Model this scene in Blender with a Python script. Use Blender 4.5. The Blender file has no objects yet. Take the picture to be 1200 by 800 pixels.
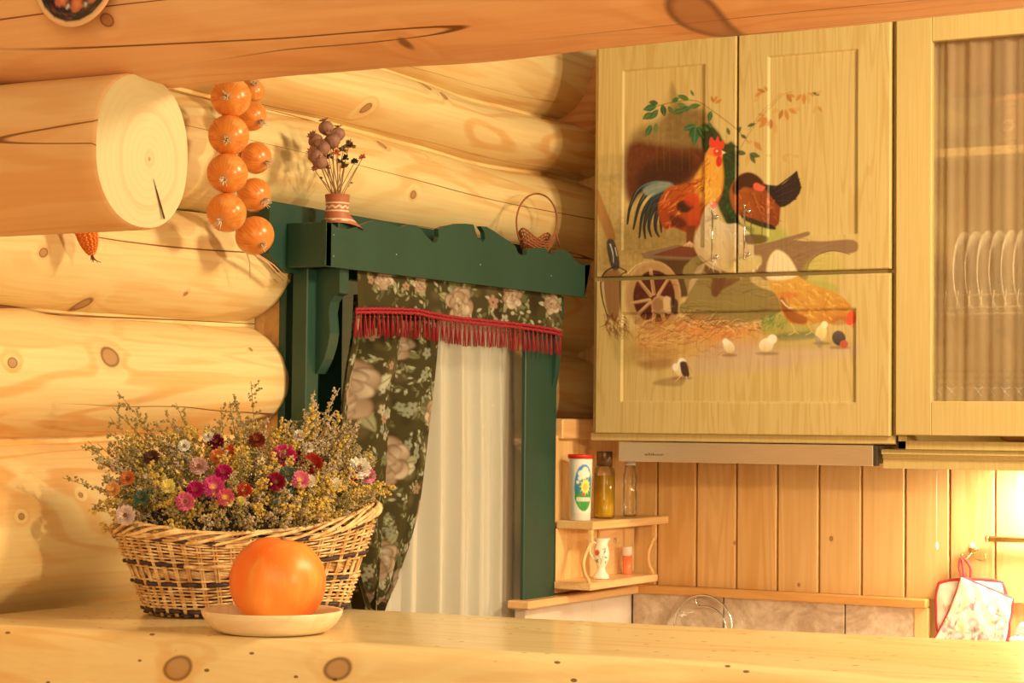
import bpy, math, random
import numpy as np
from mathutils import Matrix, Vector
random.seed(7); RNG = np.random.default_rng(7)
PI = math.pi
C = bpy.context.scene.collection
H = 1.45                                   # eye height above the floor

# ------------------------------------------------------------ camera
F_PX = 2420.0
YAW, PITCH, ROLL = [math.radians(a) for a in (29.15, 2.35, 0.57)]
cy, sy, cp, sp, cr, sr = math.cos(YAW), math.sin(YAW), math.cos(PITCH), math.sin(PITCH), math.cos(ROLL), math.sin(ROLL)
_R0 = np.array([[cy, sy, 0], [0, 0, 1], [-sy, cy, 0]]); _Rp = np.array([[1, 0, 0], [0, cp, -sp], [0, sp, cp]])
_Rr = np.array([[cr, sr, 0], [-sr, cr, 0], [0, 0, 1]]); RC = _Rr @ _Rp @ _R0
def _ray(u, v): return RC.T @ np.array([(u - 600) / F_PX, (400 - v) / F_PX, 1.0])
def at(u, v, X=None, Y=None, Z=None):
    """point of a real plane (X, Y or Z fixed; Z above floor) measured at a photo position"""
    d = _ray(u, v)
    if X is not None: p = d * (X / d[0])
    elif Y is not None: p = d * (Y / d[1])
    else: p = d * ((Z - H) / d[2])
    return np.array([p[0], p[1], p[2] + H])
cam = bpy.data.cameras.new('camera'); camo = bpy.data.objects.new('camera', cam); C.objects.link(camo)
M4 = Matrix(((RC[0][0], RC[1][0], -RC[2][0], 0), (RC[0][1], RC[1][1], -RC[2][1], 0), (RC[0][2], RC[1][2], -RC[2][2], H), (0, 0, 0, 1)))
camo.matrix_world = M4
cam.sensor_width = 36; cam.lens = F_PX / 1200 * 36; cam.clip_start = 0.05
bpy.context.scene.camera = camo

XW = -2.215     # face of the log wall
XP = -2.17      # face of the panelled part of the left wall
YF = 4.49       # face of the far wall
YC = 4.142      # front of the cabinet doors
ZS = H - 0.297  # top of the bar counter

# ------------------------------------------------------------ colour
WARM = np.array([1.0, .76, .36])
def lin(c):
    c = np.asarray(c, float) / 255.0
    return np.where(c <= .04045, c / 12.92, ((c + .055) / 1.055) ** 2.4)
def A(r, g, b, k=1.0):
    return tuple(np.clip(lin((r, g, b)) / WARM * k, .003, .92))

# ------------------------------------------------------------ noise
def _hash(ix, iy, s):
    h = (ix * 374761393 + iy * 668265263 + s * 1442695041) & 0x7fffffff
    h = ((h ^ (h >> 13)) * 1274126177) & 0x7fffffff
    return ((h ^ (h >> 16)) & 0xffff) / 65535.0
def vnoise(x, y, s=0):
    x = np.asarray(x, float); y = np.asarray(y, float)
    x, y = np.broadcast_arrays(x, y)
    ix = np.floor(x).astype(np.int64); iy = np.floor(y).astype(np.int64)
    fx = x - ix; fy = y - iy; fx = fx * fx * (3 - 2 * fx); fy = fy * fy * (3 - 2 * fy)
    a = _hash(ix, iy, s); b = _hash(ix + 1, iy, s); c = _hash(ix, iy + 1, s); d = _hash(ix + 1, iy + 1, s)
    return (a * (1 - fx) + b * fx) * (1 - fy) + (c * (1 - fx) + d * fx) * fy
def fbm(x, y, s=0, o=3):
    t = 0; a = .5
    for i in range(o):
        t = t + a * vnoise(np.asarray(x) * 2 ** i, np.asarray(y) * 2 ** i, s + i * 17); a *= .5
    return t / (1 - .5 ** o)

# ------------------------------------------------------------ mesh builder
class MB:
    def __init__(s): s.v = []; s.f = []; s.sm = []; s.col = []
    def add(s, vs, fs, smooth=False, col=None):
        b = len(s.v); s.v.extend([tuple(map(float, q)) for q in vs])
        s.f.extend([tuple(b + i for i in q) for q in fs]); s.sm.extend([smooth] * len(fs))
        if col is not None: s.col.extend([tuple(col)] * len(vs))
        elif s.col: s.col.extend([(1, 1, 1, 1)] * len(vs))
        return s
    def box(s, x0, x1, y0, y1, z0, z1, bev=0.0, col=None):
        if bev <= 0:
            vs = [(x, y, z) for x in (x0, x1) for y in (y0, y1) for z in (z0, z1)]
            s.add(vs, [(0, 1, 3, 2), (4, 6, 7, 5), (0, 4, 5, 1), (2, 3, 7, 6), (0, 2, 6, 4), (1, 5, 7, 3)], False, col)
        else:
            b = min(bev, abs(x1 - x0) * .45, abs(y1 - y0) * .45, abs(z1 - z0) * .45)
            X = (x0, x0 + b, x1 - b, x1); Y = (y0, y0 + b, y1 - b, y1); Z = (z0, z0 + b, z1 - b, z1)
            # chamfered box: 24 vertices
            vs = []; idx = {}
            for ax in range(3):
                for sx in (0, 1):
                    for sy_ in (0, 1):
                        for sz in (0, 1):
                            k = [sx, sy_, sz]; c = []
                            for i, (T) in enumerate((X, Y, Z)):
                                c.append(T[3 * k[i]] if i == ax else T[1 + k[i]])
                            idx[(ax, sx, sy_, sz)] = len(vs); vs.append(tuple(c))
            g = lambda a, x, y, z: idx[(a, x, y, z)]
            fs = []
            for k in (0, 1):
                fs.append([g(0, k, 0, 0), g(0, k, 1, 0), g(0, k, 1, 1), g(0, k, 0, 1)])
                fs.append([g(1, 0, k, 0), g(1, 1, k, 0), g(1, 1, k, 1), g(1, 0, k, 1)])
                fs.append([g(2, 0, 0, k), g(2, 1, 0, k), g(2, 1, 1, k), g(2, 0, 1, k)])
            for a in (0, 1):
                for b_ in (0, 1):
                    fs.append([g(0, a, b_, 0), g(0, a, b_, 1), g(1, a, b_, 1), g(1, a, b_, 0)])
                    fs.append([g(0, a, 0, b_), g(0, a, 1, b_), g(2, a, 1, b_), g(2, a, 0, b_)])
                    fs.append([g(1, 0, a, b_), g(1, 1, a, b_), g(2, 1, a, b_), g(2, 0, a, b_)])
            for a in (0, 1):
                for b_ in (0, 1):
                    for c in (0, 1): fs.append([g(0, a, b_, c), g(1, a, b_, c), g(2, a, b_, c)])
            cen = np.array([(x0 + x1) / 2, (y0 + y1) / 2, (z0 + z1) / 2]); V = np.array(vs); out = []
            for q in fs:
                P = V[q]; n = np.cross(P[1] - P[0], P[2] - P[0])
                out.append(q if np.dot(n, P.mean(0) - cen) > 0 else q[::-1])
            s.add(vs, out, False, col)
        return s
    def tube(s, pts, rad, n=8, closed=False, cap=True, col=None, smooth=True):
        P = np.array(pts, float); m = len(P)
        r = np.full(m, rad, float) if np.isscalar(rad) else np.array(rad, float)
        T = np.zeros_like(P)
        if closed: T = np.roll(P, -1, 0) - np.roll(P, 1, 0)
        else:
            T[1:-1] = P[2:] - P[:-2]; T[0] = P[1] - P[0]; T[-1] = P[-1] - P[-2]
        T /= (np.linalg.norm(T, axis=1)[:, None] + 1e-12)
        up = np.array([0, 0, 1.0]) if abs(T[0][2]) < .9 else np.array([1.0, 0, 0])
        N = np.zeros_like(P); nv = up - T[0] * np.dot(up, T[0]); nv /= np.linalg.norm(nv)
        for i in range(m):
            nv = nv - T[i] * np.dot(nv, T[i]); nv /= (np.linalg.norm(nv) + 1e-12); N[i] = nv
        B = np.cross(T, N); a = np.linspace(0, 2 * PI, n, endpoint=False)
        V = P[:, None, :] + r[:, None, None] * (np.cos(a)[None, :, None] * N[:, None, :] + np.sin(a)[None, :, None] * B[:, None, :])
        fs = []
        for i in range(m if closed else m - 1):
            j = (i + 1) % m
            for k in range(n): l = (k + 1) % n; fs.append((i * n + k, i * n + l, j * n + l, j * n + k))
        if cap and not closed: fs.append(tuple(range(n))[::-1]); fs.append(tuple((m - 1) * n + k for k in range(n)))
        return s.add(V.reshape(-1, 3), fs, smooth, col)
    def lathe(s, prof, c=(0, 0, 0), n=32, M=None, smooth=True, sx=1, sy_=1, col=None):
        """prof: list of (r, z) bottom to top"""
        a = np.linspace(0, 2 * PI, n, endpoint=False); vs = []
        for r, z in prof:
            for t in a: vs.append((r * math.cos(t) * sx, r * math.sin(t) * sy_, z))
        V = np.array(vs)
        if M is not None: V = V @ np.array(M).T
        V = V + np.array(c); fs = []
        for i in range(len(prof) - 1):
            for k in range(n): l = (k + 1) % n; fs.append((i * n + k, i * n + l, (i + 1) * n + l, (i + 1) * n + k))
        if prof[0][0] > 1e-6: fs.append(tuple(range(n))[::-1])
        if prof[-1][0] > 1e-6: fs.append(tuple((len(prof) - 1) * n + k for k in range(n)))
        return s.add(V, fs, smooth, col)
    def prism(s, out, d0, d1, axis, col=None, smooth=False):
        """outline (a,b) extruded along axis ('x': a=y b=z; 'y': a=x b=z; 'z': a=x b=y)"""
        def mk(a, b, d): return {'x': (d, a, b), 'y': (a, d, b), 'z': (a, b, d)}[axis]
        from mathutils.geometry import tessellate_polygon
        n = len(out); vs = [mk(a, b, d0) for a, b in out] + [mk(a, b, d1) for a, b in out]
        tri = tessellate_polygon([[Vector((a, b, 0)) for a, b in out]])
        ar = sum(out[i][0] * out[(i + 1) % n][1] - out[(i + 1) % n][0] * out[i][1] for i in range(n))
        pos = (ar > 0) ^ (axis == 'y'); pos = pos ^ (d1 < d0)
        fs = []
        for t in tri:
            a, b, c = [Vector((out[i][0], out[i][1])) for i in t]
            o = (b - a).x * (c - a).y - (b - a).y * (c - a).x > 0
            o = o ^ (axis == 'y') ^ (d1 < d0)
            t = tuple(t) if o else tuple(t)[::-1]
            fs.append(tuple(n + i for i in t)); fs.append(t[::-1])
        for i in range(n):
            j = (i + 1) % n; q = (i, j, n + j, n + i); fs.append(q if pos else q[::-1])
        return s.add(vs, fs, smooth, col)
    def sphere(s, c, r, n=12, m=8, sc=(1, 1, 1), M=None, col=None):
        pr = [(math.sin(PI * i / m) * r if 0 < i < m else 1e-7, -math.cos(PI * i / m) * r) for i in range(m + 1)]
        a = np.linspace(0, 2 * PI, n, endpoint=False); V = []
        for rr, z in pr:
            for t in a: V.append((rr * math.cos(t) * sc[0], rr * math.sin(t) * sc[1], z * sc[2]))
        V = np.array(V)
        if M is not None: V = V @ np.array(M).T
        fs = []
        for i in range(m):
            for k in range(n): l = (k + 1) % n; fs.append((i * n + k, i * n + l, (i + 1) * n + l, (i + 1) * n + k))
        return s.add(V + np.array(c), fs, True, col)
    def build(s, name, mat, parent=None, kind=None, paint=False):
        me = bpy.data.meshes.new(name); V = np.array(s.v)
        if parent is not None:
            V = (V - np.array(origin_of(parent)))
        me.from_pydata([tuple(v) for v in V], [], s.f)
        me.polygons.foreach_set('use_smooth', s.sm)
        if s.col:
            ca = me.color_attributes.new('paint', 'FLOAT_COLOR', 'POINT')
            ca.data.foreach_set('color', np.array([c if len(c) == 4 else (*c, 1) for c in s.col], np.float32).ravel())
        if mat: me.materials.append(mat)
        me.update(); o = bpy.data.objects.new(name, me); C.objects.link(o)
        if parent is not None: o.parent = parent
        if kind: o['kind'] = kind
        return o
def origin_of(o):
    p = np.zeros(3)
    while o is not None: p += np.array(o.location); o = o.parent
    return p
def grid_mesh(name, V, col, mat, parent=None, kind=None, closed_u=False, flip=False, smooth=True):
    """V: (m,n,3) array"""
    m, n, _ = V.shape; me = bpy.data.meshes.new(name)
    W = V.reshape(-1, 3)
    if parent is not None: W = W - origin_of(parent)
    I = np.arange(m * n).reshape(m, n)
    if closed_u: I = np.concatenate([I, I[:1]], 0)
    q = np.stack([I[:-1, :-1], I[1:, :-1], I[1:, 1:], I[:-1, 1:]], -1).reshape(-1, 4)
    if flip: q = q[:, ::-1]
    me.vertices.add(len(W)); me.vertices.foreach_set('co', W.astype(np.float32).ravel())
    me.loops.add(q.size); me.loops.foreach_set('vertex_index', q.astype(np.int32).ravel())
    me.polygons.add(len(q)); me.polygons.foreach_set('loop_start', np.arange(0, q.size, 4, dtype=np.int32))
    try: me.polygons.foreach_set('loop_total', np.full(len(q), 4, np.int32))
    except Exception: pass
    me.update(calc_edges=True); me.validate()
    me.polygons.foreach_set('use_smooth', np.full(len(me.polygons), smooth))
    if col is not None:
        ca = me.color_attributes.new('paint', 'FLOAT_COLOR', 'POINT')
        ca.data.foreach_set('color', np.asarray(col, np.float32).reshape(-1, 4).ravel())
    if mat: me.materials.append(mat)
    o = bpy.data.objects.new(name, me); C.objects.link(o)
    if parent is not None: o.parent = parent
    if kind: o['kind'] = kind
    return o
def tag(o, label=None, cat=None, group=None, kind=None):
    if label: o['label'] = label
    if cat: o['category'] = cat
    if group: o['group'] = group
    if kind: o['kind'] = kind
    return o
def thing(name, label, cat, loc=(0, 0, 0), group=None):
    o = bpy.data.objects.new(name, None); C.objects.link(o); o.location = tuple(map(float, loc)); o.empty_display_size = .05
    return tag(o, label, cat, group)
def copy_tree(o, parent=None):
    c = o.copy(); C.objects.link(c); c.parent = parent
    for ch in list(o.children): copy_tree(ch, c)
    return c
def spline(pts, n=8, closed=False):
    P = [np.array(p, float) for p in pts]; m = len(P); out = []
    rng = range(m) if closed else range(m - 1)
    for i in rng:
        if closed: a, b, c, d = P[i - 1], P[i], P[(i + 1) % m], P[(i + 2) % m]
        else: a, b, c, d = P[max(i - 1, 0)], P[i], P[i + 1], P[min(i + 2, m - 1)]
        for k in range(n):
            t = k / n; out.append(.5 * ((2 * b) + (c - a) * t + (2 * a - 5 * b + 4 * c - d) * t * t + (-a + 3 * b - 3 * c + d) * t ** 3))
    if not closed: out.append(P[-1])
    return np.array(out)

# ------------------------------------------------------------ materials
class NT:
    def __init__(s, name):
        s.m = bpy.data.materials.new(name); s.m.use_nodes = True; s.t = s.m.node_tree; s.t.nodes.clear()
        s.out = s.n('ShaderNodeOutputMaterial')
    def n(s, typ, **k):
        x = s.t.nodes.new(typ)
        for a, b in k.items(): setattr(x, a, b)
        return x
    def l(s, a, b): s.t.links.new(a, b)
    def set(s, inp, v):
        if hasattr(v, 'is_output') or isinstance(v, bpy.types.NodeSocket): s.l(v, inp)
        elif isinstance(v, (tuple, list)) and len(v) == 3 and inp.type == 'RGBA': inp.default_value = (*v, 1)
        else: inp.default_value = v
    def math(s, op, a, b=None, c=None, clamp=False):
        x = s.n('ShaderNodeMath', operation=op, use_clamp=clamp); s.set(x.inputs[0], a)
        if b is not None: s.set(x.inputs[1], b)
        if c is not None: s.set(x.inputs[2], c)
        return x.outputs[0]
    def vmath(s, op, a, b=None):
        x = s.n('ShaderNodeVectorMath', operation=op); s.set(x.inputs[0], a)
        if b is not None: s.set(x.inputs[1], b)
        return x.outputs['Value'] if op in ('LENGTH', 'DISTANCE', 'DOT_PRODUCT') else x.outputs[0]
    def mix(s, f, a, b, mode='MIX'):
        x = s.n('ShaderNodeMix', data_type='RGBA', blend_type=mode); x.clamp_factor = True
        s.set(x.inputs[0], f); s.set(x.inputs[6], a); s.set(x.inputs[7], b); return x.outputs[2]
    def noise(s, vec, scale=5, detail=2, rough=.5, dist=0):
        x = s.n('ShaderNodeTexNoise'); s.l(vec, x.inputs['Vector']); x.inputs['Scale'].default_value = scale
        x.inputs['Detail'].default_value = detail; x.inputs['Roughness'].default_value = rough; x.inputs['Distortion'].default_value = dist
        return x.outputs['Fac']
    def ramp(s, v, a, b, lo=0, hi=1, smooth=True):
        x = s.n('ShaderNodeMapRange'); x.interpolation_type = 'SMOOTHSTEP' if smooth else 'LINEAR'
        s.set(x.inputs[0], v); x.inputs[1].default_value = a; x.inputs[2].default_value = b; x.inputs[3].default_value = lo; x.inputs[4].default_value = hi
        return x.outputs[0]
    def obj(s, scale=(1, 1, 1)):
        tc = s.n('ShaderNodeTexCoord'); x = s.vmath('MULTIPLY', tc.outputs['Object'], tuple(scale)); return x
    def bsdf(s, col, rough=.5, metal=0, bump=None, bstr=.2, bdist=.002, spec=.5, **k):
        b = s.n('ShaderNodeBsdfPrincipled'); s.set(b.inputs['Base Color'], col); s.set(b.inputs['Roughness'], rough)
        s.set(b.inputs['Metallic'], metal); b.inputs['Specular IOR Level'].default_value = spec
        for a, v in k.items(): s.set(b.inputs[a], v)
        if bump is not None:
            x = s.n('ShaderNodeBump'); x.inputs['Strength'].default_value = bstr; x.inputs['Distance'].default_value = bdist
            s.l(bump, x.inputs['Height']); s.l(x.outputs[0], b.inputs['Normal'])
        return b.outputs[0]
    def done(s, sh): s.l(sh, s.out.inputs['Surface']); return s.m
def plain(name, col, rough=.5, metal=0, var=.12, scale=40, bump=0, stretch=(1, 1, 1), spec=.5, **k):
    t = NT(name); v = t.obj(stretch); n = t.noise(v, scale, 3)
    dark = tuple(c * (1 - var) for c in col); lite = tuple(min(1, c * (1 + var)) for c in col)
    c = t.mix(n, dark, lite)
    return t.done(t.bsdf(c, rough, metal, n if bump else None, bump, .002, spec, **k))
def pine(name, axis, light, dark, fig=.55, knots=(), crack=.5, rough=.42, across=9.0, tint=None, specks=0.0, ringn=26, thru='', coat=0.0):
    t = NT(name); tc = t.n('ShaderNodeTexCoord').outputs['Object']
    S = [across] * 3; S['xyz'.index(axis)] = .9
    base = t.vmath('MULTIPLY', tc, tuple(S))
    masks = []
    for (p, r) in knots:
        q = [1.0 / r] * 3; q['xyz'.index(axis)] = .75 / r
        if thru: q['xyz'.index(thru)] = .12 / r
        d = t.vmath('LENGTH', t.vmath('MULTIPLY', t.vmath('SUBTRACT', tc, tuple(map(float, p))), tuple(q))); masks.append(d)
    n1 = t.noise(base, 1.0, 2.5, .5, .5)
    if masks:
        dm = masks[0]
        for d in masks[1:]: dm = t.math('MINIMUM', dm, d)
        near = t.ramp(dm, 0, 3.5, .12, 0); n1 = t.math('ADD', n1, near)
    w = t.math('SINE', t.math('MULTIPLY', n1, float(ringn) * 2)); w = t.ramp(w, -.2, 1.0)
    S2 = [130.0] * 3; S2['xyz'.index(axis)] = 3.0
    fine = t.noise(t.vmath('MULTIPLY', tc, tuple(S2)), 1.0, 2)
    big = t.noise(t.vmath('MULTIPLY', tc, tuple(x * .35 for x in S)), 1.0, 2)
    f = t.math('ADD', t.math('MULTIPLY', t.math('MULTIPLY', w, fig), t.ramp(big, .35, .65, .25, 1)), t.math('MULTIPLY', t.ramp(fine, .3, .8), .22))
    col = t.mix(f, light, dark)
    if tint: col = t.mix(t.ramp(big, .5, .75, 0, .55), col, tint)
    hgt = fine
    if crack > 0:
        S3 = [10.0] * 3; S3['xyz'.index(axis)] = .28
        cv = t.vmath('MULTIPLY', tc, tuple(S3)); cn = t.noise(cv, 1.0, 1.5, .4)
        thin = t.ramp(t.math('ABSOLUTE', t.math('SUBTRACT', cn, .5)), .001, .0045, 1, 0)
        gate = t.ramp(t.noise(t.vmath('MULTIPLY', tc, tuple(x * .9 for x in S)), .5, 1), .5, .56)
        cm = t.math('MULTIPLY', t.math('MULTIPLY', thin, gate), crack); col = t.mix(cm, col, A(120, 62, 18)); hgt = t.math('SUBTRACT', fine, t.math('MULTIPLY', cm, 3))
    if masks:
        km = t.ramp(dm, .75, 1.05, 1, 0); ring = t.math('MULTIPLY', t.ramp(dm, .7, .95), t.ramp(dm, .95, 1.2, 1, 0))
        halo = t.ramp(dm, 1, 2.2, .35, 0)
        col = t.mix(halo, col, dark); col = t.mix(t.math('MULTIPLY', km, .62), col, A(150, 88, 40)); col = t.mix(t.math('MULTIPLY', ring, .75), col, A(95, 45, 15))
    if specks > 0:
        v = t.n('ShaderNodeTexVoronoi'); v.inputs['Scale'].default_value = 1.0; v.inputs['Randomness'].default_value = 1
        SS = [62.0] * 3; SS['xyz'.index(axis)] = 36.0
        t.l(t.vmath('MULTIPLY', tc, tuple(SS)), v.inputs['Vector'])
        sm = t.ramp(v.outputs['Distance'], .13, .20, 1, 0); g = t.n('ShaderNodeSeparateColor'); t.l(v.outputs['Color'], g.inputs[0])
        col = t.mix(t.math('MULTIPLY', t.math('MULTIPLY', sm, t.ramp(g.outputs[0], .68, .70)), specks), col, A(105, 50, 15))
    return t.done(t.bsdf(col, rough, 0, hgt, .25, .0015, .35, **({'Coat Weight': coat, 'Coat Roughness': .12} if coat else {})))
def painted(name, base=None, rough=.5, grain=None, bump=.1, spec=.4, cloth=False, trans=0.0):
    """surface with artwork held in the mesh attribute 'paint' (rgb + coverage)"""
    t = NT(name); a = t.n('ShaderNodeAttribute', attribute_name='paint'); tc = t.n('ShaderNodeTexCoord').outputs['Object']
    col = a.outputs['Color']; h = t.noise(tc, 900 if cloth else 60, 2)
    if base is not None:
        if grain:
            ax, lite, dk = grain
            S = [18.0] * 3; S['xyz'.index(ax)] = 1.2
            n1 = t.noise(t.vmath('MULTIPLY', tc, tuple(S)), 1, 2.5, .5, .3); w = t.ramp(t.math('SINE', t.math('MULTIPLY', n1, 70.0)), -.1, 1)
            S2 = [260.0] * 3; S2['xyz'.index(ax)] = 5.0
            h = t.noise(t.vmath('MULTIPLY', tc, tuple(S2)), 1, 2)
            f = t.math('ADD', t.math('MULTIPLY', w, .5), t.math('MULTIPLY', t.ramp(h, .3, .75), .45)); b = t.mix(f, lite, dk)
            grainf = t.math('MULTIPLY', f, .22); col = t.mix(grainf, col, t.mix(1.0, col, (.55, .45, .35), 'MULTIPLY'))
        else: b = base
        col = t.mix(a.outputs['Alpha'], b, col)
    if cloth:
        d = t.n('ShaderNodeBsdfDiffuse'); t.l(col, d.inputs[0]); tr = t.n('ShaderNodeBsdfTranslucent'); t.l(col, tr.inputs[0])
        m = t.n('ShaderNodeMixShader'); m.inputs[0].default_value = trans; t.l(d.outputs[0], m.inputs[1]); t.l(tr.outputs[0], m.inputs[2]); return t.done(m.outputs[0])
    return t.done(t.bsdf(col, rough, 0, h, bump, .001, spec))
def sheer(name, col, opac=.6, warp=1500, trans=.5, patt=False):
    t = NT(name); tc = t.n('ShaderNodeTexCoord').outputs['Object']
    d = t.n('ShaderNodeBsdfDiffuse'); tr = t.n('ShaderNodeBsdfTranslucent'); c = t.mix(t.noise(tc, 60, 2), tuple(x * .96 for x in col), col)
    if patt:
        a = t.n('ShaderNodeAttribute', attribute_name='paint'); c = t.mix(a.outputs['Alpha'], c, a.outputs['Color'])
    t.l(c, d.inputs[0]); t.l(c, tr.inputs[0])
    m = t.n('ShaderNodeMixShader'); m.inputs[0].default_value = trans; t.l(d.outputs[0], m.inputs[1]); t.l(tr.outputs[0], m.inputs[2])
    tp = t.n('ShaderNodeBsdfTransparent'); m2 = t.n('ShaderNodeMixShader')
    lw = t.n('ShaderNodeLayerWeight'); lw.inputs[0].default_value = .35
    op = t.math('ADD', opac, t.math('MULTIPLY', lw.outputs['Facing'], (1 - opac) * .9), clamp=True)
    if patt: op = t.math('MAXIMUM', op, t.math('MULTIPLY', a.outputs['Alpha'], .9))
    t.l(op, m2.inputs[0]); t.l(tp.outputs[0], m2.inputs[1]); t.l(m.outputs[0], m2.inputs[2]); return t.done(m2.outputs[0])
def thin_glass(name, tint=(1, 1, 1), refl=.08, rough=.02, thick=False):
    t = NT(name); tp = t.n('ShaderNodeBsdfTransparent'); t.set(tp.inputs[0], tint); g = t.n('ShaderNodeBsdfGlossy'); g.inputs['Roughness'].default_value = rough
    f = t.n('ShaderNodeLayerWeight'); f.inputs[0].default_value = .5; m = t.n('ShaderNodeMixShader'); fx = t.math('ADD', t.math('MULTIPLY', t.math('POWER', f.outputs['Facing'], 5.0), .9), .03 + refl * .1, clamp=True)
    if thick:
        f = t.n('ShaderNodeFresnel'); f.inputs[0].default_value = 1.45; fx = t.math('ADD', t.math('MULTIPLY', f.outputs[0], .8), .02, clamp=True)
    t.l(fx, m.inputs[0]); t.l(tp.outputs[0], m.inputs[1]); t.l(g.outputs[0], m.inputs[2]); return t.done(m.outputs[0])

LOGL = A(254, 206, 116, .86); LOGD = A(234, 154, 62, .86)
def K(*L, X=None, Y=None, Z=None): return [(at(u, v, X=X, Y=Y, Z=Z), r) for u, v, r in L]
m_log = pine('pine_log_wall', 'y', LOGL, LOGD, .68, K((133, 418, .016), (130, 357, .013), (50, 296, .007), (229, 344, .004), (256, 381, .006), (305, 409, .004), (15, 425, .008), (98, 580, .004), (25, 605, .005),
             (466, 168, .009), (438, 126, .009), (510, 99, .010), (524, 112, .008), (569, 107, .004), (487, 228, .008), (519, 184, .003), X=XW - .02), 1.0, .5, 8, tint=A(240, 166, 80, .85), thru='x')
m_logfar = pine('pine_log_far', 'x', A(225, 150, 75), A(190, 105, 40), .5, (), 1.0, .5)
m_beam = pine('pine_beam', 'x', A(240, 172, 96, .95), A(216, 134, 62, .95), .45, K((437, 42, .010), (175, 70, .004), (318, 67, .005), (783, 6, .024), (1012, 13, .013), (120, 22, .008), Y=2.06), 1.0, .45, 7, tint=A(236, 150, 70, .95), thru='y')  # wall pine with the orange of bounced light put into its colour
m_stub = pine('pine_stub', 'x', A(246, 186, 104, .9), A(230, 152, 70, .9), .45, (), .9, .5, 8, tint=A(230, 142, 66, .9))
m_slab = pine('pine_slab', 'x', A(252, 206, 118, .88), A(234, 164, 76, .88), .52, K((207, 783, .016), (375, 787, .015), Y=2.285), .5, .28, 7, tint=A(246, 184, 90, .9), specks=.85, coat=.35, thru='y')
m_panel = pine('alder_panel', 'z', A(240, 180, 94, .95), A(214, 142, 60, .95), .42, K((974, 631, .004), (861, 636, .003), (936, 685, .003), Y=YF), 0, .4, 12, tint=A(222, 148, 64))
m_ledge = pine('pine_ledge', 'x', A(222, 150, 66), A(200, 122, 44), .4, (), 0, .4, 16)
m_ledgey = pine('pine_ledge_side', 'y', A(232, 170, 90), A(205, 130, 52), .4, (), 0, .35, 16)
m_green = plain('green_stain', A(44, 78, 48, .64), .45, 0, .22, 14, .15, (1, 1, .3))
m_steel = plain('brushed_steel', (.82, .70, .60), .36, .85, .10, 30, .05, (1, 30, 30))
m_chrome = plain('chrome', (.8, .79, .76), .15, 1, .03)

# ============================================================ the setting
# --- log wall (left): every log runs along Y
def log_profile(z0, z1, y, i, xs, B):
    """one log between seams z0(y), z1(y); returns (len(y), n, 3)"""
    n = 44; t = np.linspace(-1, 1, n); V = np.zeros((len(y), n * 2 - 2, 3))
    zm = (z0 + z1) / 2; hh = (z1 - z0) / 2
    for j in range(len(y)):
        th = np.concatenate([t, t[-2:0:-1]]); side = np.concatenate([np.ones(n), -np.ones(n - 2)])
        bul = np.clip(1 - np.abs(th) ** 2.1, 0, 1) ** .52
        V[j, :, 0] = xs[j] + side * B[j] * bul - .075 + side * .045
        V[j, :, 2] = zm[j] + hh[j] * th; V[j, :, 1] = y[j]
    # outer half sits further out: keep thickness
    V[:, :, 0] += .055 * (fbm(V[:, :, 1] * 2.2, V[:, :, 2] * 7 + i * 9, 30 + i, 3) - .5) * .35
    V[:, :, 0] += .0035 * (fbm(V[:, :, 1] * 9, V[:, :, 2] * 26, 60 + i, 2) - .5)
    return V
def seamf(y, z, s, amp=.014):
    return z + amp * (fbm(y * 1.6 + s * 3.1, y * 0 + s, s, 3) - .5) * 2
seams = [-.9, -.62, -.315, -.026, .181, .392, .600, .735, .98, 1.2]
wl = MB()
def add_log(z0, z1, ya, yb, i, round0=False, round1=False):
    m = max(12, int((yb - ya) / .012)); y = np.linspace(ya, yb, m)
    zz0 = seamf(y, z0 + H, i) if z0 > -.85 else y * 0 + z0 + H
    zz1 = seamf(y, z1 + H, i + 1)
    if i == 3: zz1 = zz1 + .006 * np.exp(-((y - 2.53) / .05) ** 2)
    B = np.full(m, .125); xs = np.full(m, XW - .115)
    V = log_profile(zz0, zz1, y, i, xs, B); k = V.shape[1]
    for e, on in ((0, round0), (m - 1, round1)):
        if on:
            for q in range(3):
                j = q if e == 0 else m - 1 - q
                c = np.array([XW - .1, V[j, 0, 1], (zz0[j] + zz1[j]) / 2]); V[j] = c + (V[j] - c) * (1, 1, 1) * np.array([1 - .05 * (3 - q), 1, 1 - .05 * (3 - q)])
    fs = []
    for j in range(m - 1):
        for q in range(k): l = (q + 1) % k; fs.append((j * k + q, j * k + l, (j + 1) * k + l, (j + 1) * k + q))
    fs.append(tuple(range(k))[::-1]); fs.append(tuple((m - 1) * k + q for q in range(k)))
    fs = [f[::-1] for f in fs]
    wl.add(V.reshape(-1, 3), fs, True)
YO0, YO1 = float(at(347.5, 400, X=XW - .02)[1]), 4.075                     # window opening
for i in range(len(seams) - 1):
    if seams[i] < .3 and seams[i + 1] > -.9 and seams[i] >= -.63 or i < 4:
        add_log(seams[i], seams[i + 1], .2, YO0, i, False, True); add_log(seams[i], seams[i + 1], YO1, YF + .1, i, True, False)
    elif i == 4: add_log(seams[i], seams[i + 1], .2, YO0, i, False, True); add_log(seams[i], seams[i + 1], YO1, YF + .1, i, True, False)
    else: add_log(seams[i], seams[i + 1], .2, YF + .1, i)
wall_left = wl.build('wall_left', m_log, kind='structure')
s = MB(); s.box(XW - .18, XW - .05, .2, YO0, 0, H - .88); s.box(XW - .18, XW - .05, YO1, YF, 0, H - .88); s.box(XW - .18, XW - .05, YO0, YO1, 0, H - .75)
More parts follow.
